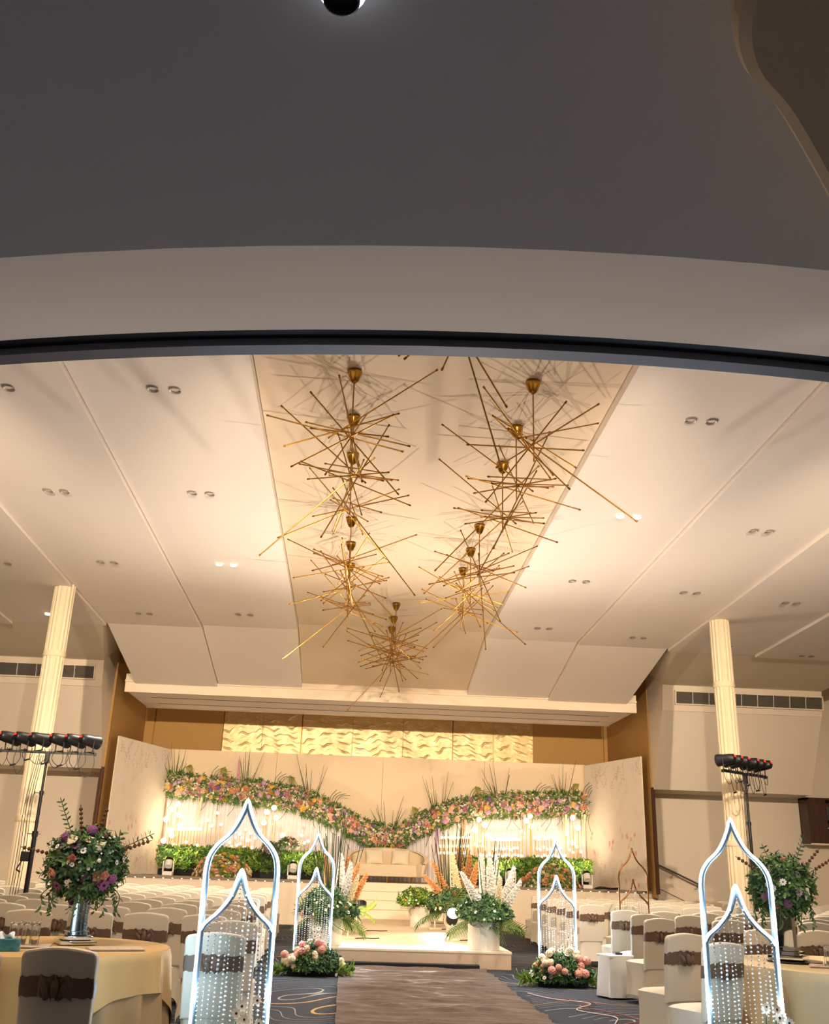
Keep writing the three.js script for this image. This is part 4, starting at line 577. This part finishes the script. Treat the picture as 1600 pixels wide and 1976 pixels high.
for (const [n, z] of [-10.6, -12.6, -13.7, -14.8, -15.9, -16.95, -18.0, -19.0, -20.0, -21.0, -22.0].entries()) for (let i = 0; i < 14; i++) { const x = (z > -12 ? 3.35 : z > -13 ? 3.7 : 3.02 + 0.02 * (-z - 13)) + i * 0.585 + rr(-0.03, 0.03); if (x > -0.75 + 0.48 * -z) break; if (Math.hypot(x - 5.98, z - 0.2 + 17) < 0.8 || Math.hypot(x - 6.42, z - 0.2 + 18.75) < 0.6 || Math.hypot(x - 3.66, z - 0.2 + 16.1) < 0.7) continue; chair(x, z + rr(-0.04, 0.04), 0.16 + rr(-0.05, 0.05), rowLabel(10 - n, i, 'mirror table'), 'chairs on the round mirror table side'); }
// lace draped stool
{
  const g = thing('draped_stool', 'small stool draped in white lace beside the aisle chairs', 'stool', [2.5, 0, -13.1], 0.3);
  mesh('lace_cover', [grid(48, 10, (u, v) => { const a = u * 2 * PI, r = 0.17 + 0.03 * (1 - v) + 0.012 * Math.sin(a * 7) * (1 - v); return [r * Math.sign(Math.cos(a)) * Math.pow(Math.abs(Math.cos(a)), 0.35), 0.02 + v * 0.46, -r * Math.sign(Math.sin(a)) * Math.pow(Math.abs(Math.sin(a)), 0.35)]; }), rbox(0.34, 0.03, 0.34, 0.01, 0, 0.478, 0)], cloth(0xf3f4f4, 0.8), g);
  tag(mesh('black_remote', rbox(0.09, 0.02, 0.16, 0.005, 2.53, 0.505, -13.1), MT.black), 'small black box lying on the white lace stool', 'device');
}

// ---------------------------------------------------------------- round tables
function roundTable(x, z, r, turn, colTop, labels) {
  const t = thing('round_table', labels[0], 'table', [x, 0, z]);
  mesh('tabletop', lathe([[0, 0.71], [r - 0.02, 0.71], [r - 0.01, 0.735], [0, 0.745]], 64), std(0x7a5b3c, 0.6), t); mesh('pedestal', lathe([[0, 0], [0.35, 0], [0.33, 0.04], [0.08, 0.1], [0.07, 0.7], [0.3, 0.705], [0, 0.705]], 32), MT.black, t);
  const sk = tag(mesh('table_skirt', grid(260, 8, (u, v) => { const a = u * 2 * PI, R = r + 0.012 + (1 - v) * (0.05 + 0.035 * Math.sin(a * 22) + 0.015 * Math.sin(a * 37 + 1)); return [R * Math.cos(a), 0.01 + v * 0.735, -R * Math.sin(a)]; }), cloth(0xb59468, 0.7)), labels[1], 'tablecloth'); sk.position.set(x, 0, z);
  const half = r + 0.27, g = [grid(96, 6, (u, v) => { const a = u * 2 * PI; return [(r + 0.014) * v * Math.cos(a), 0.752, -(r + 0.014) * v * Math.sin(a)]; }), grid(240, 10, (u, v) => { const a = u * 2 * PI, b = a + turn, L = Math.min(half / Math.max(Math.abs(Math.cos(b)), Math.abs(Math.sin(b))), half * 1.28) - r, fold = 0.03 * Math.sin(a * 13) + 0.02 * Math.sin(a * 21 + 2), R = r + 0.03 + 0.012 * v + v * (0.025 + fold * (L / 0.4)) - (v < 0.05 ? 0.014 : 0); return [R * Math.cos(a), 0.752 - v * L * (1 + 0.05 * Math.sin(a * 9)) - (v ? 0 : 0), -R * Math.sin(a)]; })];
  const c = tag(mesh('tablecloth', g, cloth(colTop, 0.62)), labels[2], 'tablecloth'); c.position.set(x, 0, z);
}
roundTable(-3.42, -8.8, 1.02, 0.5, 0xcca96e, ['round banquet table hidden under the gold cloths beside the white neon arch', 'pleated tan table skirt reaching the carpet under the gold cloth', 'gold satin cloth laid over the table with the glasses and tissue box']);
roundTable(3.5, -9.05, 1.02, 0.15, 0xcfb98f, ['round banquet table hidden under the pale cloths with the round mirror', 'pleated tan table skirt under the pale cloth with the pointed corner', 'pale beige cloth with a hanging corner on the table with the round mirror']);

// mirrored vases with bouquets
function centrepiece(x, z, turn, lab, labB, o) {
  const v = thing('mirror_vase', lab, 'vase', [x, o.y, z], turn);
  for (let i = 0; i < 3; i++) mesh('mirror_step', rbox(0.3 - i * 0.06, 0.03, 0.3 - i * 0.06, 0.003, 0, 0.018 + i * 0.034, 0), MT.mirror, v);
  for (let i = 0; i < 3; i++) mesh('step_joint', box(0.27 - i * 0.06, 0.006, 0.27 - i * 0.06, 0, 0.0 + i * 0.034 + 0.003, 0), MT.black, v);
  mesh('mirror_column', rbox(0.14, o.h, 0.14, 0.003, 0, 0.1 + o.h / 2, 0), MT.mirror, v);
  const b = thing('centrepiece_bouquet', labB, 'bouquet', [x, o.y + 0.1 + o.h, z]), R = o.R, on = () => { const d = onBall(); const k = R * rr(0.7, 1.02); return [V(d.x * k, R * 0.78 + d.y * k * 0.9, d.z * k), d]; };
  mass(b, 2200, DEEP, () => { const [p, d] = on(); const k = rr(0.35, 0.88); return [V(p.x * k, R * 0.78 + (p.y - R * 0.78) * k, p.z * k), d]; }, 0.05, 0.12);
  tiny(b, 260, [0xf3ead6, 0xe5ddc4, 0xf6f2e6], on, 0.008, 0.014);
  for (const [f, c, n, s, nm] of o.blooms) for (let i = 0; i < n; i++) { const [p, d] = on(); if (d.z < -0.25) { p.z = -p.z; d.z = -d.z; } const k = (f === 'daisy' ? 1.1 : 1.06); const m = bloom(b, nm, FL[f], PM[c], V(p.x * k, p.y, p.z * k), d, s * rr(0.85, 1.15)); if (f === 'daisy') mesh('eye', FL.daisyEye, MT.blackMatte, m); }
  for (const [dx, dy, L, g] of o.sprays) { const a = V(dx * 0.3 * R, R * 0.9, 0.05), d = V(dx, dy, rr(-0.1, 0.2)).normalize(), e = a.clone().addScaledVector(d, L); mesh('spray_stem', rod(a, e, 0.0035, 4), STEM, b); const n = Math.round(L * 26); for (let i = Math.floor(n * 0.55); i < n; i++) for (const s of [-1, 1]) { bloom(b, g === 'bud' ? 'bud' : 'spray_leaf', g === 'bud' ? FL.pompon : FL.leaf, g === 'bud' ? PM.brown : std(0x4f6e4c, 0.7, 0, { side: THREE.DoubleSide }), a.clone().addScaledVector(d, L * i / n), V(d.y * s + d.x * 0.4, -d.x * s + d.y * 0.4, 0.3), g === 'bud' ? 0.014 : 0.045); } }
  for (let i = 0; i < 9; i++) { const a = i / 9 * 6.28, r0 = R * 0.7; mesh('drooping_sprig', tube([[r0 * Math.cos(a), R * 0.3, r0 * Math.sin(a)], [R * 0.95 * Math.cos(a), R * 0.05, R * 0.95 * Math.sin(a)], [R * 0.9 * Math.cos(a + 0.1), -rr(0.05, 0.16), R * 0.9 * Math.sin(a + 0.1)]], 0.004, 8, 4), STEM, b); for (let j = 0; j < 7; j++) bloom(b, 'hanging_leaf', FL.leaf, std(0x54764a, 0.7, 0, { side: THREE.DoubleSide }), V(R * 0.93 * Math.cos(a), R * 0.1 - j * 0.025, R * 0.93 * Math.sin(a)), V(rr(-1, 1), -0.6, rr(-1, 1)), 0.055); }
}
centrepiece(-3.2, -9.0, 0.45, 'tall square mirrored vase on three stepped mirror slabs, on the gold clothed table', 'large dark bouquet of purple, peach and white flowers above the gold clothed table', { y: 0.756, h: 0.26, R: 0.34, blooms: [['rose', 'peach', 7, 0.045, 'rose'], ['rose', 'salmon', 4, 0.045, 'rose'], ['daisy', 'plum', 9, 0.055, 'purple_chrysanthemum'], ['pompon', 'plum', 6, 0.045, 'purple_pompon'], ['daisy', 'white', 16, 0.026, 'white_daisy'], ['heart', 'cream', 4, 0.05, 'cream_lily'], ['pompon', 'white', 6, 0.016, 'white_button_flower']], sprays: [[-0.45, 1, 0.55, 'leaf'], [0.9, 0.45, 0.52, 'leaf'], [-0.2, 1, 0.46, 'bud'], [0.25, 1, 0.46, 'bud'], [-1, 0.2, 0.45, 'bud'], [0.8, 0.3, 0.5, 'bud']] });
centrepiece(3.07, -9.25, 0.95, 'square mirrored vase on stepped mirror slabs over a round mirror plate', 'airy dark bouquet with one large peach rose above the pale clothed table', { y: 0.776, h: 0.3, R: 0.27, blooms: [['rose', 'peach', 2, 0.06, 'rose'], ['rose', 'salmon', 3, 0.035, 'rose'], ['daisy', 'white', 12, 0.035, 'white_daisy'], ['heart', 'white', 5, 0.05, 'white_lily'], ['pompon', 'plum', 7, 0.035, 'purple_pompon'], ['daisy', 'lilac', 3, 0.04, 'lilac_daisy']], sprays: [[0.5, 1, 0.48, 'leaf'], [-0.4, 1, 0.36, 'leaf'], [1, 0.55, 0.5, 'bud'], [-1, 0.6, 0.42, 'bud'], [0.9, 0.9, 0.44, 'bud']] });
tag(mesh('mirror_plate', cyl(0.24, 0.24, 0.012, 48, 3.1, 0.764, -9.2), std(0x3a4048, 0.06, 1)), 'round dark mirror plate under the mirrored vase on the pale cloth', 'mirror');
// glasses, sheets, tissue box
{
  const gl = new THREE.MeshPhysicalMaterial({ color: 0xffffff, roughness: 0.04, transmission: 1, thickness: 0.004, ior: 1.45 });
  const g = lathe([[0.036, 0.0], [0.0365, 0.05], [0.033, 0.15], [0.03, 0.165], [0, 0.165], [0, 0.152], [0.027, 0.15], [0.031, 0.14], [0.034, 0.05], [0.0335, 0.0], [0.036, 0.0]], 28);
  const s = (x, z, lab, grp) => { const m = tag(mesh('glass_tumbler', g, gl), lab, 'glass', grp); m.position.set(x, 0.7685, z); };
  for (const [x, z] of [[-3.6, -8.62], [-3.51, -8.66], [-3.43, -8.62], [-3.56, -8.72], [-3.46, -8.74]]) s(x, z, 'upturned clear tumbler in the group beside the tissue box', 'tumblers by the tissue box');
  for (const [x, z] of [[3.2, -8.75], [3.29, -8.72], [3.25, -8.83]]) s(x, z, 'upturned clear tumbler on the grey sheet of the pale clothed table', 'tumblers on the pale table');
  const cv = document.createElement('canvas'); cv.width = 512; cv.height = 360; const c = cv.getContext('2d'); c.fillStyle = '#cdbca6'; c.fillRect(0, 0, 512, 360); for (let i = 0; i < 60; i++) { c.fillStyle = `rgba(${pick(['150,120,100', '220,205,185', '170,120,96'])},0.18)`; c.beginPath(); c.ellipse(rnd() * 512, rnd() * 360, rr(10, 60), rr(8, 30), rr(0, 3), 0, 7); c.fill(); } c.strokeStyle = 'rgba(150,96,70,.6)'; c.beginPath(); c.ellipse(330, 180, 60, 45, 0, 0, 7); c.stroke();
  const pt = new THREE.CanvasTexture(cv); pt.colorSpace = THREE.SRGBColorSpace; const paper = std(0xffffff, 0.7, 0, { map: pt, side: THREE.DoubleSide });
  const sheet = (x, z, t, w, d, lab) => { const m = tag(mesh('printed_folder', [0, 1, 2].map(i => rbox(w, 0.003, d, 0.001, i * 0.004, 0.004 * i + 0.0025, i * 0.003)), paper), lab, 'folder'); m.position.set(x, 0.754, z); m.rotation.y = t; };
  sheet(-2.78, -8.6, 0.35, 0.42, 0.32, 'printed folder lying on the gold cloth beside the mirrored vase');
  sheet(-3.52, -8.62, 0.2, 0.42, 0.34, 'grey printed sheet under the upturned tumblers by the tissue box');
  sheet(3.25, -8.77, -0.4, 0.4, 0.3, 'grey printed sheet under the tumblers on the pale clothed table');
  const t = thing('tissue_box', 'teal cardboard tissue box with white tissue on the gold cloth', 'tissue box', [-3.53, 0.754, -8.22], 0.25);
  mesh('carton', rbox(0.22, 0.085, 0.12, 0.004, 0, 0.043, 0), std(0xffffff, 0.5, 0, { map: tex(128, (u, v) => mix3([24, 96, 112], [92, 150, 150], clampT(fbm(u, v, 4, 3) * 1.6 - 0.3))) }), t);
  mesh('tissue', grid(10, 6, (u, v) => [(u - 0.5) * 0.12, 0.085 + v * 0.04 * (1 + 0.3 * Math.sin(u * 9)), 0.02 * Math.sin(u * 8 + v * 3)]), std(0xf2efe8, 0.9, 0, { side: THREE.DoubleSide }), t);
}

// ---------------------------------------------------------------- lighting stands with par cans
function lightStand(x, z, turn, tall, label, lampLabel, aimY, aimTilt, grp) {
  const s = thing('light_stand', label, 'light stand', [x, 0, z], turn);
  mesh('pole', [rod(V(0, 0.25, 0), V(0, 1.75, 0), 0.035, 10), rod(V(0, 1.7, 0), V(0, 2.35, 0), 0.026, 10), rod(V(0, 2.3, 0), V(0, tall, 0), 0.02, 10)], MT.black, s);
  mesh('collar', [cyl(0.045, 0.045, 0.08, 12, 0, 1.74, 0), cyl(0.034, 0.034, 0.06, 12, 0, 2.33, 0)], MT.black, s);
  mesh('clamp_knob', [rod(V(-0.1, 1.74, 0), V(0.08, 1.74, 0), 0.008), rod(V(-0.1, 2.33, 0), V(0.05, 2.33, 0), 0.007), box(0.01, 0.06, 0.02, -0.1, 2.33, 0)], MT.steel, s);
  mesh('winch_box', [rbox(0.12, 0.14, 0.1, 0.01, -0.08, 1.42, 0.03), rod(V(-0.1, 1.36, 0.1), V(-0.16, 1.24, 0.1), 0.01), rod(V(-0.16, 1.24, 0.1), V(-0.1, 1.2, 0.1), 0.012)], MT.black, s);
  for (let i = 0; i < 3; i++) { const a = i * 2.09 + 0.4; mesh('leg', [rod(V(0.03 * Math.cos(a), 0.6, 0.03 * Math.sin(a)), V(0.5 * Math.cos(a), 0.02, 0.5 * Math.sin(a)), 0.016), rod(V(0.02 * Math.cos(a), 0.28, 0.02 * Math.sin(a)), V(0.28 * Math.cos(a), 0.3, 0.28 * Math.sin(a)), 0.01)], MT.black, s); }
  mesh('crossbar', [box(1.42, 0.035, 0.035, 0, tall, 0), box(0.03, 0.05, 0.05, 0.71, tall, 0), box(0.03, 0.05, 0.05, -0.71, tall, 0), box(0.06, 0.16, 0.06, 0, tall - 0.08, 0)], MT.black, s);
  for (let i = 0; i < 11; i++) { const cx = -0.62 + i * 0.124 + rr(-0.04, 0.04), w = rr(0.05, 0.11), d = rr(0.12, 0.36); mesh('cable', tube([[cx - w, tall + 0.05, 0.03], [cx - w * 1.2, tall - d * 0.5, 0.05], [cx, tall - d, 0.06], [cx + w, tall - d * 0.55, 0.05], [cx + w * 0.7, tall + 0.05, 0.03]], 0.005, 18, 5), MT.black, s); if (i % 2) mesh('plug', rod(V(cx - 0.04, tall - d - 0.0, 0.06), V(cx + 0.04, tall - d + 0.02, 0.06), 0.014), MT.black, s); }
  for (let i = 0; i < 4; i++) mesh('drop_cable', tube([[-0.05 - i * 0.03, tall - 0.05, 0.04], [-0.1 - i * 0.035, 2.2, 0.05], [-0.08 - i * 0.04, 1.4, 0.06], [-0.12 - i * 0.03, 0.05, 0.1]], 0.005, 20, 5), MT.black, s);
  const can = lathe([[0, -0.17], [0.05, -0.17], [0.085, -0.15], [0.1, -0.08], [0.108, 0.02], [0.125, 0.1], [0.128, 0.14], [0.118, 0.15], [0.112, 0.12], [0, 0.1]], 22).rotateX(-PI / 2).scale(0.84, 0.84, 1.05);
  const red = new THREE.MeshStandardMaterial({ color: 0x400505, emissive: 0xff2418, emissiveIntensity: 3 });
  for (let i = 0; i < 6; i++) {
    const dx = -0.6 + i * 0.225 + (i > 2 ? 0.085 : 0), p = V(dx, tall + 0.2, 0).applyAxisAngle(UPV, turn);
    const o = thing('par_light', `black par light, ${ORD[i]} along the bar of the stand ` + lampLabel, 'stage light', [x + p.x, p.y, z + p.z], turn + aimY, grp);
    mesh('yoke', [rod(V(-0.11, 0, 0), V(-0.1, -0.18, 0), 0.01), rod(V(0.11, 0, 0), V(0.1, -0.18, 0), 0.01), box(0.22, 0.012, 0.03, 0, -0.175, 0)], MT.black, o);
    const h = new THREE.Group(); h.name = 'head'; h.rotation.x = aimTilt; o.add(h);
    mesh('can', can, MT.black, h); mesh('lamp_lens', put(new THREE.CylinderGeometry(0.09, 0.09, 0.01, 20), 0, 0, -0.13, PI / 2), new THREE.MeshStandardMaterial({ color: 0xffffff, emissive: 0xffd9a4, emissiveIntensity: 6 }), h);
    o.updateMatrixWorld(true); const e = V(0, 0, -0.2).applyMatrix4(h.matrixWorld), l = new THREE.SpotLight(WARM, LAMP.par, 0, 0.6, 0.8, 2); l.position.copy(e); l.target.position.copy(V(0, 0, -4).applyMatrix4(h.matrixWorld)); l.castShadow = true; l.shadow.radius = 4; scene.add(l, l.target);
    mesh('display_light', rbox(0.055, 0.026, 0.012, 0.004, 0, 0.03, 0.181), red, h);
  }
}
lightStand(-5.62, -15.5, 0.02, 2.93, 'black winch stand carrying six par lights beside the fluted column near the printed panel', 'by the purple bouquet table', -0.75, -0.1, 'par lights by the purple bouquet');
lightStand(5.98, -17, 0.66, 3.16, 'black and silver stand carrying six par lights in front of the column by the handrail', 'by the handrail column', 0.12, -0.1, 'par lights by the handrail column');
tag(mesh('cable_heap', [tube([[5.6, 1.07, -26.5], [5.8, 1.09, -26.4], [6.0, 1.07, -26.55], [6.2, 1.09, -26.4], [6.1, 1.07, -26.6], [5.75, 1.1, -26.55]], 0.025, 40, 6, true)], MT.black), 'black cable heap lying on the stage edge near the handrail', 'cable');

renderer.render(scene, camera);
